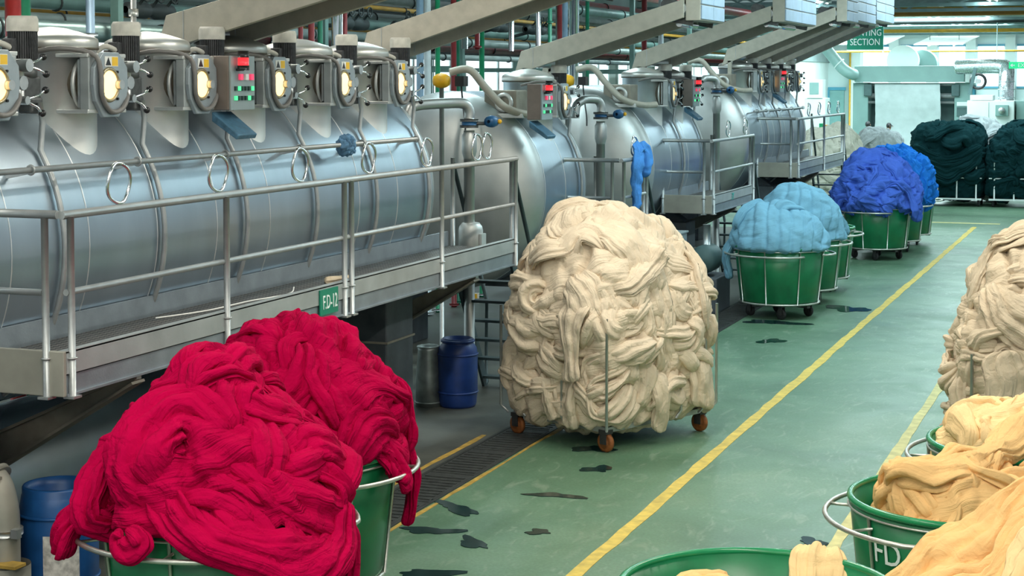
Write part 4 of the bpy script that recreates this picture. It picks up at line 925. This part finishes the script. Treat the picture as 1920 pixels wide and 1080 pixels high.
# royal blue, pale blue
def soft_heap(c, rf, mat, seed, n, label, group, wr=(.08, .17), extra=(), drape=.0, amp=.03, el=-.30, turn=2.6, freq=5, crump=.016):
    rng = np.random.default_rng(seed); fm = FM()
    star(fm, c, I3, rf, rng, el, nu=90, nv=230, amp=amp, freq=freq, fold=drape, nfold=20)
    for k in range(n):
        wd = rng.uniform(*wr)
        heap_rope(fm, c, I3, rf, rng, rdir(rng, el+.1, 1.4), rng.uniform(0, 2*PI), rng.uniform(.4, 1.0), wd, wd*rng.uniform(.3, .45), off=rng.uniform(-.03, .02), turn=turn, grav=.5, nv=48, wav=.02)
    for ctrl, wd, th in extra:
        P = [cyl_pt(c, *q_) for q_ in ctrl]; m = np.mean([(p_[0]-c[0], p_[1]-c[1], .2) for p_ in P], 0)
        free_rope(fm, P, m, wd, th, rng, n=36, nv=30, twist=.2)
    return tag(fm.build('cloth_heap', mat, crump=crump), label, 'cloth', group)
soft_heap((-5.0, 34.8, 1.12), superq(.80, .80, 1.05, .26, 2, 2.1), ROYAL, 31, 60, 'royal blue cloth heaped on the front tub of the far row', 'royal blue cloth heaps', crump=.026, amp=.055,
          extra=[([(-60, .5, 2.0), (-45, .75, 1.6), (-30, .88, 1.2), (-25, .86, .85)], .12, .05), ([(-35, .7, 1.5), (-15, .86, 1.15), (-12, .84, .8)], .12, .07)])
soft_heap((-4.92, 36.7, 1.12), superq(.84, .84, 1.08, .30, 2, 2.2), AZURE, 32, 34, 'royal blue cloth heaped on the middle tub of the far row', 'royal blue cloth heaps', wr=(.08, .16), crump=.026, amp=.05)
soft_heap((-5.16, 25.75, 1.08), superq(.73, .73, .60, .12, 2.0, 2.0, lobes(((-.6, -.1, .8), 7, .16))), SKY, 33, 2, 'pale blue cloth draped over the front tub', 'pale blue cloth heaps', wr=(.16, .30), drape=.032, freq=2.6, crump=.008, amp=.022, el=-.10,
          extra=[([(-165, .55, 1.30), (-168, .72, 1.10), (-170, .80, .9), (-170, .78, .7), (-168, .76, .55)], .11, .025), ([(-170, .6, 1.25), (-175, .76, 1.05), (-176, .78, .9)], .10, .05)])
soft_heap((-5.2, 27.6, 1.08), superq(.73, .73, .80, .10, 2.0, 2.0, lobes(((-.3, -.1, 1), 8, .08))), SKY, 34, 2, 'pale blue cloth mounded on the middle tub', 'pale blue cloth heaps', wr=(.16, .30), drape=.032, freq=2.6, crump=.008, amp=.022, el=-.08,
          extra=[([(-40, .3, 1.75), (-10, .5, 1.5), (10, .66, 1.25), (15, .72, 1.08)], .15, .08)])

# peach cloth at the right
rng = np.random.default_rng(51); fm = FM()
c = (-.98, 10.55, .93); rf = superq(.50, .50, .36, .3, 2, 2)
star(fm, c, I3, rf, rng, -.3, nu=40, nv=110, amp=.025, freq=6)
for k in range(26):
    wd = rng.uniform(.05, .10); heap_rope(fm, c, I3, rf, rng, rdir(rng, 0, 1.4), rng.uniform(0, 2*PI), rng.uniform(.4, .8), wd, wd*.6, off=rng.uniform(-.02, .02), turn=3, nv=34)
free_rope(fm, [(-1.38, 10.45, 1.12), (-1.30, 10.35, 1.22), (-1.12, 10.30, 1.27), (-.92, 10.5, 1.27), (-.82, 10.85, 1.30), (-.70, 11.3, 1.36), (-.5, 11.7, 1.45), (-.2, 12.0, 1.6)], (0, -.3, 1), .13, .09, rng, n=60, nv=44, twist=1.2)
free_rope(fm, [(-1.40, 10.6, 1.1), (-1.36, 10.4, 1.05), (-1.2, 10.25, 1.02), (-1.0, 10.3, 1.12), (-.9, 10.4, 1.2)], (0, -.4, 1), .09, .07, rng, n=50, nv=40)
tag(fm.build('cloth_heap', PEACH), 'twisted peach cloth lying in the lettered green tub', 'cloth', 'peach cloth heaps')
rng = np.random.default_rng(52); fm = FM(); c = (-.74, 12.25, .98); rf = superq(.56, .56, .36, .2, 2, 2.2)
star(fm, c, I3, rf, rng, -.2, nu=40, nv=110, amp=.025, freq=6)
for k in range(22):
    wd = rng.uniform(.07, .13); heap_rope(fm, c, I3, rf, rng, rdir(rng, .1, 1.4), rng.uniform(0, 2*PI), rng.uniform(.4, .8), wd, wd*.55, off=rng.uniform(-.02, .02), turn=3, nv=34)
tag(fm.build('cloth_heap', PEACH2), 'peach cloth bundle in the tub before the right cream trolley', 'cloth', 'peach cloth heaps')
rng = np.random.default_rng(53); fm = FM()
free_rope(fm, [(-1.42, 8.45, .72), (-1.22, 8.5, .90), (-1.0, 8.55, 1.03), (-.76, 8.6, 1.15), (-.55, 8.65, 1.36), (-.40, 8.7, 1.60), (-.24, 8.75, 1.86), (0, 8.8, 2.3)], (-.35, -.75, .35), .22, .05, rng, n=80, nv=110, twist=.15, fan=(1., .8), taper=False, sp=.05)
free_rope(fm, [(-1.30, 8.3, .66), (-1.08, 8.35, .86), (-.84, 8.4, 1.02), (-.60, 8.45, 1.14), (-.42, 8.5, 1.36), (-.25, 8.55, 1.64), (0.05, 8.6, 2.1)], (-.3, -.8, .3), .17, .05, rng, n=70, nv=90, twist=.15, fan=(1., .9), taper=False, sp=.05)
tag(fm.build('cloth_drape', PEACH), 'wide peach cloth sweeping up from the bottom tub to the right', 'cloth', 'peach cloth heaps')
rng = np.random.default_rng(54); fm = FM()
free_rope(fm, [(-1.0, 8.0, .6), (-.72, 8.05, .90), (-.50, 8.1, 1.10), (-.30, 8.15, 1.36), (-.12, 8.2, 1.70), (.15, 8.25, 2.2)], (-.4, -.8, .25), .26, .045, rng, n=70, nv=90, twist=.1, fan=(1., .9), taper=False, sp=.07)
tag(fm.build('cloth_drape', PEACH2), 'paler peach cloth at the lower right corner', 'cloth', 'peach cloth heaps')
rng = np.random.default_rng(55); fm = FM()
free_rope(fm, [(-1.55, 8.66, .78), (-1.55, 8.74, .92), (-1.55, 8.82, 1.06), (-1.55, 8.86, 1.115), (-1.55, 8.93, 1.13), (-1.55, 9.0, 1.06), (-1.55, 9.0, .9)], (0, -.8, .6), .125, .012, rng, n=50, nv=70, twist=.0, fan=(1., 1.), sp=.03)
tag(fm.build('cloth_strip', PEACH2, crump=.006), 'folded peach strip hung over the rim of the bottom tub', 'cloth', 'peach cloth heaps')
rng = np.random.default_rng(56); fm = FM(); c = (-2.0, 8.2, .86); rf = superq(.20, .26, .26, .3, 2, 2)
star(fm, c, I3, rf, rng, -.8, nu=30, nv=80, amp=.02, freq=9)
for k in range(12): heap_rope(fm, c, I3, rf, rng, rdir(rng, 0, 1.4), rng.uniform(0, 6.3), rng.uniform(.2, .4), .05, .035, turn=4, nv=26)
tag(fm.build('cloth_heap', PEACH), 'small peach cloth lump inside the bottom tub', 'cloth', 'peach cloth heaps')

# rags tied on the machines
rng = np.random.default_rng(57); fm = FM()
free_rope(fm, [(-6.44, 22.25, 2.76), (-6.40, 22.28, 2.62), (-6.40, 22.22, 2.45), (-6.40, 22.18, 2.2), (-6.40, 22.15, 1.9), (-6.41, 22.13, 1.68)], (1, -.3, 0), .10, .05, rng, n=40, nv=30)
free_rope(fm, [(-6.42, 22.38, 2.72), (-6.36, 22.46, 2.58), (-6.36, 22.48, 2.42), (-6.38, 22.46, 2.28)], (1, -.3, 0), .12, .06, rng, n=30, nv=30)
free_rope(fm, [(-6.44, 22.2, 2.58), (-6.38, 22.3, 2.66), (-6.40, 22.42, 2.60)], (1, 0, .2), .07, .06, rng, n=24, nv=26)
tag(fm.build('tied_cloth', fabric_mat('fabric_rag', (.07, .24, .60))), 'blue cloth tied through the guide ring of the short walkway', 'cloth')
rng = np.random.default_rng(58); fm = FM(); c = (-7.11, 14.68, 2.985); rf = superq(.075, .12, .085, .09)
star(fm, c, I3, rf, rng, -1.4, nu=24, nv=60, amp=.015, freq=22)
for k in range(8): heap_rope(fm, c, I3, rf, rng, rdir(rng, -.8, 1.2), rng.uniform(0, 6.3), .18, .028, .02, turn=8, nv=18, step=.012, wav=.006)
tag(fm.build('tied_rag', crump=.004, mat= mk('fabric_rag2', (.10, .22, .36), .85, 0, .3, 20)), 'small dark blue rag knotted on the cross pipe of the nearest machine', 'cloth')
rng = np.random.default_rng(59); fm = FM(); free_rope(fm, [(-6.95, 13.9, 1.765), (-6.9, 14.05, 1.77), (-6.85, 14.25, 1.772)], (0, 0, 1), .05, .018, rng, n=24, nv=20)
tag(fm.build('cloth_scrap', CREAM2, crump=.004), 'cream cloth scrap lying on the near walkway deck', 'cloth')
t = MB().tube(spline([(-7.1, 11.3, 1.77), (-6.95, 11.8, 1.77), (-6.9, 12.4, 1.775), (-6.8, 12.9, 1.78), (-6.9, 13.2, 1.80)], 24), .006, 6)
solo('loose_cord', t, 'sticker_w', 'thin white cord lying along the near walkway deck', 'cord')

# ================================================================== far end of the hall
t = thing('section_sign', 'hanging green sign reading PRINTING SECTION', 'sign', (-7.58, 50, 4.86)); SG = t
MB().box(-8.10, -7.06, 50, 50.04, 4.53, 5.22).build('sign_board', 'sign_green', t)
MB().box(-8.10, -7.06, 49.99, 50.0, 4.53, 4.56).build('sign_edge', 'sign_white', t)
for body, z in (('PRINTING', 5.04), ('SECTION', 4.77)): add_text('lettering', body, .27, .004, 'sign_white', t, Matrix.Translation((0, -.006, z-4.86))@Matrix.Rotation(PI/2, 4, 'X')@Matrix.Diagonal((.78, 1, 1, 1)))
for x in (-8.0, -7.16): MB().cyl((x, 50.02, 5.2), (x, 50.02, 6.40), .012, n=6).build('hanger', 'truss', t)
SG.location.z = 4.78
t = thing('exit_sign', 'lit green exit sign with arrow at the right edge', 'sign', (-3.5, 55, 4.05))
MB().box(-3.92, -2.9, 55, 55.08, 3.95, 4.16).build('sign_box', 'sign_exit', t)
MB().prism([(-3.88, 4.055), (-3.81, 4.11), (-3.81, 4.07), (-3.74, 4.07), (-3.74, 4.04), (-3.81, 4.04), (-3.81, 4.0)], 'Y', 54.99, 55.0).build('arrow', 'sign_white', t)
add_text('lettering', 'EXIT', .17, .004, 'sign_white', t, Matrix.Translation((.02, -.006, 0))@Matrix.Rotation(PI/2, 4, 'X'))
MB().cyl((-3.4, 55.04, 4.15), (-3.4, 55.04, 6.32), .012, n=6).build('hanger', 'truss', t)

t = thing('printing_machine', 'pale green fabric printing machine with white cloth running down its front', 'machine', (-8.6, 68, 0))
MB().box(-10.65, -6.45, 67.6, 68.6, 3.52, 4.15).build('hood', 'machine_green', t, .03)
MB().box(-6.43, -6.25, 67.6, 68.6, 3.5, 4.18).build('hood_cap', 'machine_white', t, .02)
MB().box(-10.75, -10.15, 67.9, 69, 0, 3.5).build('side_frame', 'machine_green', t, .03)
MB().box(-6.85, -6.15, 67.9, 69, 0, 3.5).build('side_frame', 'machine_green', t, .03)
MB().box(-10.2, -6.8, 68.8, 69.0, 0.2, 3.4).build('back_panel', 'machine_dark', t)
for z, r in ((3.42, .06), (2.98, .10), (2.72, .05)): MB().cyl((-10.2, 68.0, z), (-6.8, 68.0, z), r, n=16).build('guide_roller', 'steel_dull', t)
for x in (-10.2, -6.85): MB().cbox((x+.05, 67.9, 3.2), (.3, .3, .45)).build('roller_bearing', 'machine_dark', t, .02)
MB().box(-6.75, -6.2, 67.85, 67.9, 2.2, 2.55).build('lower_panel', 'machine_dark', t)
MB().box(-6.75, -6.2, 67.85, 67.9, 2.6, 2.75).build('white_panel', 'machine_white', t)
MB().cyl((-6.1, 67.8, 1.0), (-6.1, 67.8, 3.4), .07, n=12).build('blue_pipe', 'blue_frame', t)
MB().cyl((-8.9, 68.4, 4.35), (-8.9, 69.4, 4.35), .62, n=36).build('exhaust_drum', 'sign_white', t)
MB().cyl((-8.2, 68.8, 4.2), (-8.2, 69.6, 4.2), .58, n=36).build('exhaust_drum', 'machine_green', t)
rng = np.random.default_rng(61); u = np.linspace(0, 1, 40); v = np.linspace(0, 1, 30)
zz = 3.46-3.2*u; Pg = np.stack(np.broadcast_arrays(-9.9+2.5*v[None, :]+.04*np.sin(5*u)[:, None], 67.86-.06*np.sin(u*9)[:, None]+.02*np.sin(9*v)[None, :]*u[:, None], zz[:, None]), -1)
fm = FM(); fm.grid(np.concatenate([Pg, Pg[::-1]+np.array([0, .01, 0])]), False, np.stack(np.broadcast_arrays(np.concatenate([u, u])[:, None]*3, v[None, :]*2.5), -1))
tag(fm.build('cloth_web', WHITEF, crump=.004), 'white cloth web hanging down the front of the printing machine', 'cloth')
def far_box(name, label, cat, x0, x1, y0, y1, z0, z1, mat, parts=()):
    t = thing(name, label, cat, ((x0+x1)/2, (y0+y1)/2, z0)); MB().box(x0, x1, y0, y1, z0, z1).build('body', mat, t, .02)
    for n_, b_, m_ in parts: MB().box(*b_).build(n_, m_, t, .006)
    return t
far_box('air_cabinet', 'tall white cabinet with grey grille behind the farthest walkway', 'cabinet', -12.3, -11.5, 66, 67, 0, 2.9, 'machine_white', [('grille_box', (-12.2, -11.6, 65.95, 66.6, 2.9, 3.62), 'machine_white'), ('grille', (-12.1, -11.75, 65.93, 65.95, 3.05, 3.5), 'machine_green')])
for k, (x0, x1) in enumerate(((-14.4, -13.7), (-13.1, -12.0))):
    d = MB().box(x0, x1, 83.85, 83.98, 0, 3.1).build('door_%d' % (k+1), 'teal_door'); tag(d, kind='structure')
    MB().box(x0-.08, x1+.08, 83.82, 83.9, 3.1, 3.25).build('door_lintel', 'blue_frame', d)
    MB().box(x0-.1, x0, 83.82, 83.9, 0, 3.1).build('door_jamb', 'blue_frame', d)
solo('gas_pipe', MB().cyl((-13.35, 83.4, 0), (-13.35, 83.4, 6), .05, n=10), 'p_yellow', 'thin yellow vertical pipe on the far white wall', 'pipe')
t = thing('extraction_duct', 'pale diagonal extraction duct left of the printing machine', 'duct', (-11.8, 67, 5))
MB().tube(spline([(-12.5, 67.2, 5.7), (-11.8, 67.2, 4.95), (-11.35, 67.2, 4.4), (-11.05, 67.2, 4.05), (-10.75, 67.2, 3.85), (-10.6, 67.4, 3.8)], 20), .22, 18).build('duct_run', 'machine_green', t)
for p, q in (((-12.0, 67.2, 5.15), (-11.97, 67.2, 5.12)), ((-11.2, 67.2, 4.25), (-11.17, 67.2, 4.22))): MB().tube([p, q], .25, 18).build('duct_joint', 'machine_white', t)
far_box('heater_cabinet', 'white machine cabinet with round motor at the far right', 'cabinet', -6.0, -4.35, 64, 66, 0, 2.85, 'machine_white', [('door_gap', (-5.25, -5.24, 63.98, 64.0, .2, 2.8), 'machine_green'), ('shelf_gap', (-5.2, -4.4, 63.98, 64.0, 1.9, 1.92), 'machine_green'), ('motor_mount', (-5.0, -4.55, 63.9, 64.0, 2.3, 2.7), 'machine_green'), ('top_tray', (-5.9, -5.1, 64, 65, 2.86, 3.05), 'machine_white')])
solo('fan_motor', MB().lathe([(.001, -.2), (.10, -.2), (.12, -.1), (.12, .15)], (-4.78, 63.95, 2.5), 'Y', 20), 'steel_dull', 'round grey motor on the white cabinet front', 'motor')
far_box('grey_cabinet', 'grey cabinet at the right edge next to the white one', 'cabinet', -4.3, -3.0, 64.2, 66, 0, 2.85, 'machine_green', [('door_gap', (-3.9, -3.89, 64.18, 64.2, .2, 2.7), 'machine_dark'), ('grille', (-3.75, -3.3, 64.17, 64.2, 2.0, 2.5), 'machine_white')])
t = thing('foil_duct', 'crinkled silver duct rising behind the white cabinet', 'duct', (-4.7, 65.5, 2.85))
MB().tube(spline([(-4.75, 65.5, 2.85), (-4.75, 65.5, 3.3), (-4.75, 65.6, 3.75), (-4.8, 65.8, 4.05), (-5.2, 66, 4.12), (-6.2, 66.4, 4.1), (-6.6, 66.6, 4.1)], 30), .28, 18).build('duct_run', 'foil', t)
for z in (2.95, 3.25, 3.55): MB().ring((-4.75, 65.52, z), .285, .02, 'Z', 24, 6).build('duct_joint', 'foil', t)
t = thing('hose_reel', 'black hose reel ring on the far printing machinery', 'reel', (-5.75, 64.2, 3.3))
MB().ring((-5.65, 64.3, 3.55), .26, .05, 'Y', 28, 8).build('reel_ring', 'black', t)
MB().bar((-5.95, 64.3, 3.06), (-5.75, 64.3, 4.05), .12, .12, (0, 1, 0)).build('reel_arm', 'machine_dark', t)
MB().cyl((-5.65, 64.2, 3.55), (-5.65, 64.5, 3.55), .09, n=16).build('reel_hub', 'steel_dull', t)
t = thing('gantry_beam', 'long orange steel beam crossing under the roof', 'beam', (-2.5, 57, 5.85))
MB().box(-7.8, 4, 56.92, 57.08, 5.72, 5.92).build('web', 'orange_steel', t)
MB().box(-7.8, 4, 56.8, 57.2, 5.92, 5.96).build('flange', 'orange_steel', t); MB().box(-7.8, 4, 56.8, 57.2, 5.68, 5.72).build('flange', 'orange_steel', t)
for x in (-6, -2, 2): MB().bar((x, 57, 5.95), (x, 57, 6.32), .05, .05, (0, 1, 0)).build('hanger', 'truss', t)
for x0, y, z, r, m, lab in ((-7.6, 66, 5.45, .07, 'p_yellow', 'thin yellow pipe crossing above the light reflectors'), (-7.8, 61, 5.62, .05, 'p_dark', 'dark pipe crossing below the orange beam'), (-8, 70, 4.75, .04, 'p_yellow', 'thin yellow pipe crossing above the printing machine'), (-9, 63, 5.9, .06, 'p_grey', 'grey conduit crossing close under the far roof'), (-9, 65, 5.55, .05, 'p_teal', 'teal conduit crossing close under the far roof')):
    solo('cross_pipe', MB().cyl((x0-4, y, z), (6, y, z), r, n=10), m, lab, 'pipe', 'pipes crossing the far hall')
for k, (x, lab) in enumerate(((-8.9, 'left thin drop rod below the far roof'), (-4.9, 'right thin drop rod below the far roof'))):
    solo('drop_rod', MB().cyl((x, 63, 4.6), (x, 63, 6.32), .018, n=6), 'truss', lab, 'rod', 'drop rods below the far roof')

# dark cloth on the two far carts
def far_cart(x, y, a, b, label):
    t = thing('cloth_cart', label, 'trolley', (x, y, 0), 0, 'far cloth carts'); k = dict(parent=t, world=False)
    MB().box(-a, a, -b, b, .2, .24).build('base_board', 'caster', **k)
    for i in range(4):
        px = -a+.15+i*(2*a-.3)/3; MB().cyl((px, -b-.14, .2), (px, -b-.14, 1.3), .022, n=8).build('post', 'sign_white', **k)
    MB().bar((-a, -b-.14, .82), (a, -b-.14, .82), .02, .03).build('side_rail', 'sign_white', **k)
    MB().bar((-a, -b-.14, .22), (a, -b-.14, .22), .03, .05).build('base_rail', 'sign_white', **k)
    for sx in (-1, 1):
        for sy in (-1, 1): MB().lathe([(.001, -.03), (.10, -.03), (.10, .03), (.001, .03)], (sx*(a-.1), sy*(b-.1), .1), 'X', 18).build('wheel', 'wheel_black', **k)
far_cart(-5.2, 50.6, .95, .6, 'white posted cart under the left dark green cloth')
far_cart(-3.1, 50.6, .95, .6, 'white posted cart under the right dark green cloth')
sw = [([(-.95, -.80, 1.75-.12*k), (-.5, -.84, 1.52-.14*k), (0, -.86, 1.35-.15*k), (.5, -.84, 1.5-.12*k), (.95, -.8, 1.75-.08*k)], (0, -1, .2), .10, .05) for k in range(5)]
cream_heap(-5.2, 50.6, 0, 1.0, .72, 1.12, DARKF, 71, 'dark green cloth draped over the left far cart', 26, 16, sw, zc=1.2, cd=1.0, q=5.5, group='dark cloth heaps', scale=1.3, nv=36)
cream_heap(-3.1, 50.6, 0, 1.02, .74, 1.2, DARKF, 72, 'dark green cloth heaped on the right far cart', 50, 20, [], zc=1.2, cd=1.0, q=2.4, group='dark cloth heaps', scale=1.2, nv=36)
cream_heap(-4.6, 52.2, 0, .9, .5, 1.25, GREYF, 73, 'light grey cloth showing behind the dark green carts', 14, 12, [], zc=1.2, cd=1.15, q=3, group='pale far cloth heaps', nv=30)
cream_heap(-7.75, 45.2, 0, .78, 1.0, 1.15, GREIGE, 74, 'greige cloth stack beyond the farthest walkway', 40, 18, [], zc=1.15, cd=1.12, q=3, group='pale far cloth heaps', nv=30)
cream_heap(-6.75, 47.6, 0, .55, .7, 1.1, GREYF, 75, 'whitish cloth bale right of the greige stack', 8, 8, [], zc=1.1, cd=1.08, q=6, group='pale far cloth heaps', nv=30, p=6)
far_box('parts_crate', 'small crate with bright green and orange bags by the far door', 'crate', -11.2, -10.9, 63, 63.4, 0, 1.8, 'machine_white', [('green_bag', (-11.2, -11.07, 63, 63.3, 1.8, 2.0), 'p_greenbright'), ('orange_bag', (-11.05, -10.92, 63, 63.3, 1.8, 1.95), 'orange_steel')])
# pump and cabinet under the third walkway
t = thing('circulation_pump', 'dark green round pump under the third walkway beside the pale blue tub', 'pump', (-6.35, 26.0, 0))
MB().box(-6.6, -6.1, 25.6, 26.5, 0, .55).build('plinth', 'support', t, .02)
MB().lathe([(.001, 25.65), (.16, 25.67), (.22, 25.75), (.22, 26.15), (.15, 26.3), (.001, 26.35)], (-6.35, 0, .82), 'Y', 24).build('casing', 'machine_dark', t)
MB().cyl((-6.35, 25.95, 1.0), (-6.35, 25.95, 1.35), .06, n=12).build('outlet', 'steel_dull', t)
t = far_box('junction_cabinet', 'small blue-grey steel cabinet hung below the third walkway end', 'cabinet', -7.1, -6.65, 25.5, 25.9, 0.75, 1.22, 'panel_grey', [('cabinet_lid', (-7.12, -6.63, 25.48, 25.92, 1.22, 1.25), 'panel_grey')])
MB().box(-6.92, -6.83, 25.65, 25.75, 0, .76).build('cabinet_leg', 'support', t)

# two people working by the printing machine
def person(x, y, z0, rz, lean, label, shirt):
    t = thing('person', label, 'person', (x, y, z0), rz)
    def skin(name, pts, edges, radii, mat, parent, root=0):
        me = bpy.data.meshes.new(name); me.from_pydata(pts, edges, []); o = bpy.data.objects.new(name, me); link(o, parent)
        md = o.modifiers.new('skin', 'SKIN'); me.skin_vertices.new() if not me.skin_vertices else None
        for i, r in enumerate(radii):
            sv = me.skin_vertices[0].data[i]; sv.radius = r if isinstance(r, tuple) else (r, r); sv.use_root = i == root
        sb = o.modifiers.new('sub', 'SUBSURF'); sb.levels = sb.render_levels = 2
        me.materials.append(M(mat)); return o
    L_ = lambda z: (lean*max(0, z-.9)*1.0)
    J = {'pel': (0, 0, .95), 'wai': (0, -L_(1.12), 1.12), 'che': (0, -L_(1.35), 1.34-.06*lean), 'nk': (0, -L_(1.52), 1.50-.12*lean), 'hd0': (0, -L_(1.58)-.02, 1.58-.14*lean), 'hd1': (0, -L_(1.7)-.03, 1.69-.18*lean)}
    hz = J['hd1'][2]; hy = J['hd1'][1]
    for s_, sg in (('l', -1), ('r', 1)):
        cy = J['che'][1]; cz = J['che'][2]
        J['sh'+s_] = (sg*.19, cy, cz+.08); J['el'+s_] = (sg*.25, cy-.12, cz-.20); J['wr'+s_] = (sg*.20, cy-.36, cz-.22); J['hn'+s_] = (sg*.18, cy-.45, cz-.21)
        J['hip'+s_] = (sg*.10, 0, .90); J['kn'+s_] = (sg*.11, -.03, .50); J['an'+s_] = (sg*.11, .02, .09); J['to'+s_] = (sg*.12, -.14, .04)
    ks = list(J); ix = {k: i for i, k in enumerate(ks)}
    E_ = [('pel', 'wai'), ('wai', 'che'), ('che', 'nk'), ('nk', 'hd0'), ('hd0', 'hd1')]
    for q in 'lr': E_ += [('che', 'sh'+q), ('sh'+q, 'el'+q), ('el'+q, 'wr'+q), ('wr'+q, 'hn'+q), ('pel', 'hip'+q), ('hip'+q, 'kn'+q), ('kn'+q, 'an'+q), ('an'+q, 'to'+q)]
    rad = {'pel': (.15, .11), 'wai': (.135, .10), 'che': (.16, .11), 'nk': .055, 'hd0': (.075, .085), 'hd1': (.085, .10)}
    for q in 'lr': rad.update({'sh'+q: .06, 'el'+q: .042, 'wr'+q: .032, 'hn'+q: .035, 'hip'+q: .085, 'kn'+q: .058, 'an'+q: .042, 'to'+q: .035})
    body = skin('body', [J[k] for k in ks], [(ix[a], ix[b]) for a, b in E_], [rad[k] for k in ks], 'skin', t)
    sk = ['pel', 'wai', 'che', 'shl', 'ell', 'shr', 'elr']; si = {k: i for i, k in enumerate(sk)}
    skin('shirt', [J[k] for k in sk], [(0, 1), (1, 2), (2, 3), (3, 4), (2, 5), (5, 6)], [(.165, .125), (.15, .115), (.175, .125), .075, .058, .075, .058], shirt, t)
    tk = ['pel', 'hipl', 'knl', 'anl', 'hipr', 'knr', 'anr']
    skin('trousers', [J[k] for k in tk], [(0, 1), (1, 2), (2, 3), (0, 4), (4, 5), (5, 6)], [(.16, .12), .10, .075, .06, .10, .075, .06], 'trouser', t)
    MB().lathe([(.10*math.sin(a), .115*math.cos(a)) for a in np.linspace(.02, 2.2, 14)][::-1], (0, hy+.035, hz+.02), 'Z', 24).build('hair', 'hair', t, world=False)
    MB().cbox((0, hy-.105, hz-.01), (.026, .03, .04)).build('nose', 'skin', t, .008, world=False)
    for sg in (-1, 1):
        MB().ball((sg*.034, hy-.092, hz+.02), .013, 8).build('eye', 'hair', t, world=False)
        MB().ball((sg*.088, hy+.01, hz), .024, 8).build('ear', 'skin', t, world=False)
        h = J['hnl' if sg < 0 else 'hnr']
        for k in range(4): MB().tube([(h[0]-.024+.016*k, h[1]-.02, h[2]), (h[0]-.024+.016*k, h[1]-.07, h[2]-.008), (h[0]-.024+.016*k, h[1]-.09, h[2]-.03)], [.009, .008, .007], 6).build('finger', 'skin', t, world=False)
        MB().tube([(h[0]-sg*.03, h[1], h[2]), (h[0]-sg*.055, h[1]-.03, h[2]-.005), (h[0]-sg*.06, h[1]-.05, h[2]-.02)], [.010, .009, .008], 6).build('thumb', 'skin', t, world=False)
    MB().bar((-.03, hy-.098, hz-.055), (.03, hy-.098, hz-.055), .012, .010).build('mouth', 'panel_side', t, world=False)
    return t
far_box('work_step', 'low step in front of the printing machine', 'step', -11.0, -8.4, 63.4, 65.2, 0, .25, 'machine_dark', [('step_edge', (-11.0, -8.4, 63.36, 63.4, .18, .25), 'line')])
person(-9.62, 64.2, .25, 2.6, .05, 'dark-haired person in grey standing left of the white cloth web', 'shirt_grey')
person(-9.15, 64.6, .25, 1.9, .35, 'person in black leaning toward the white cloth web', 'shirt_dark')
for o in PROTO: bpy.data.objects.remove(o)
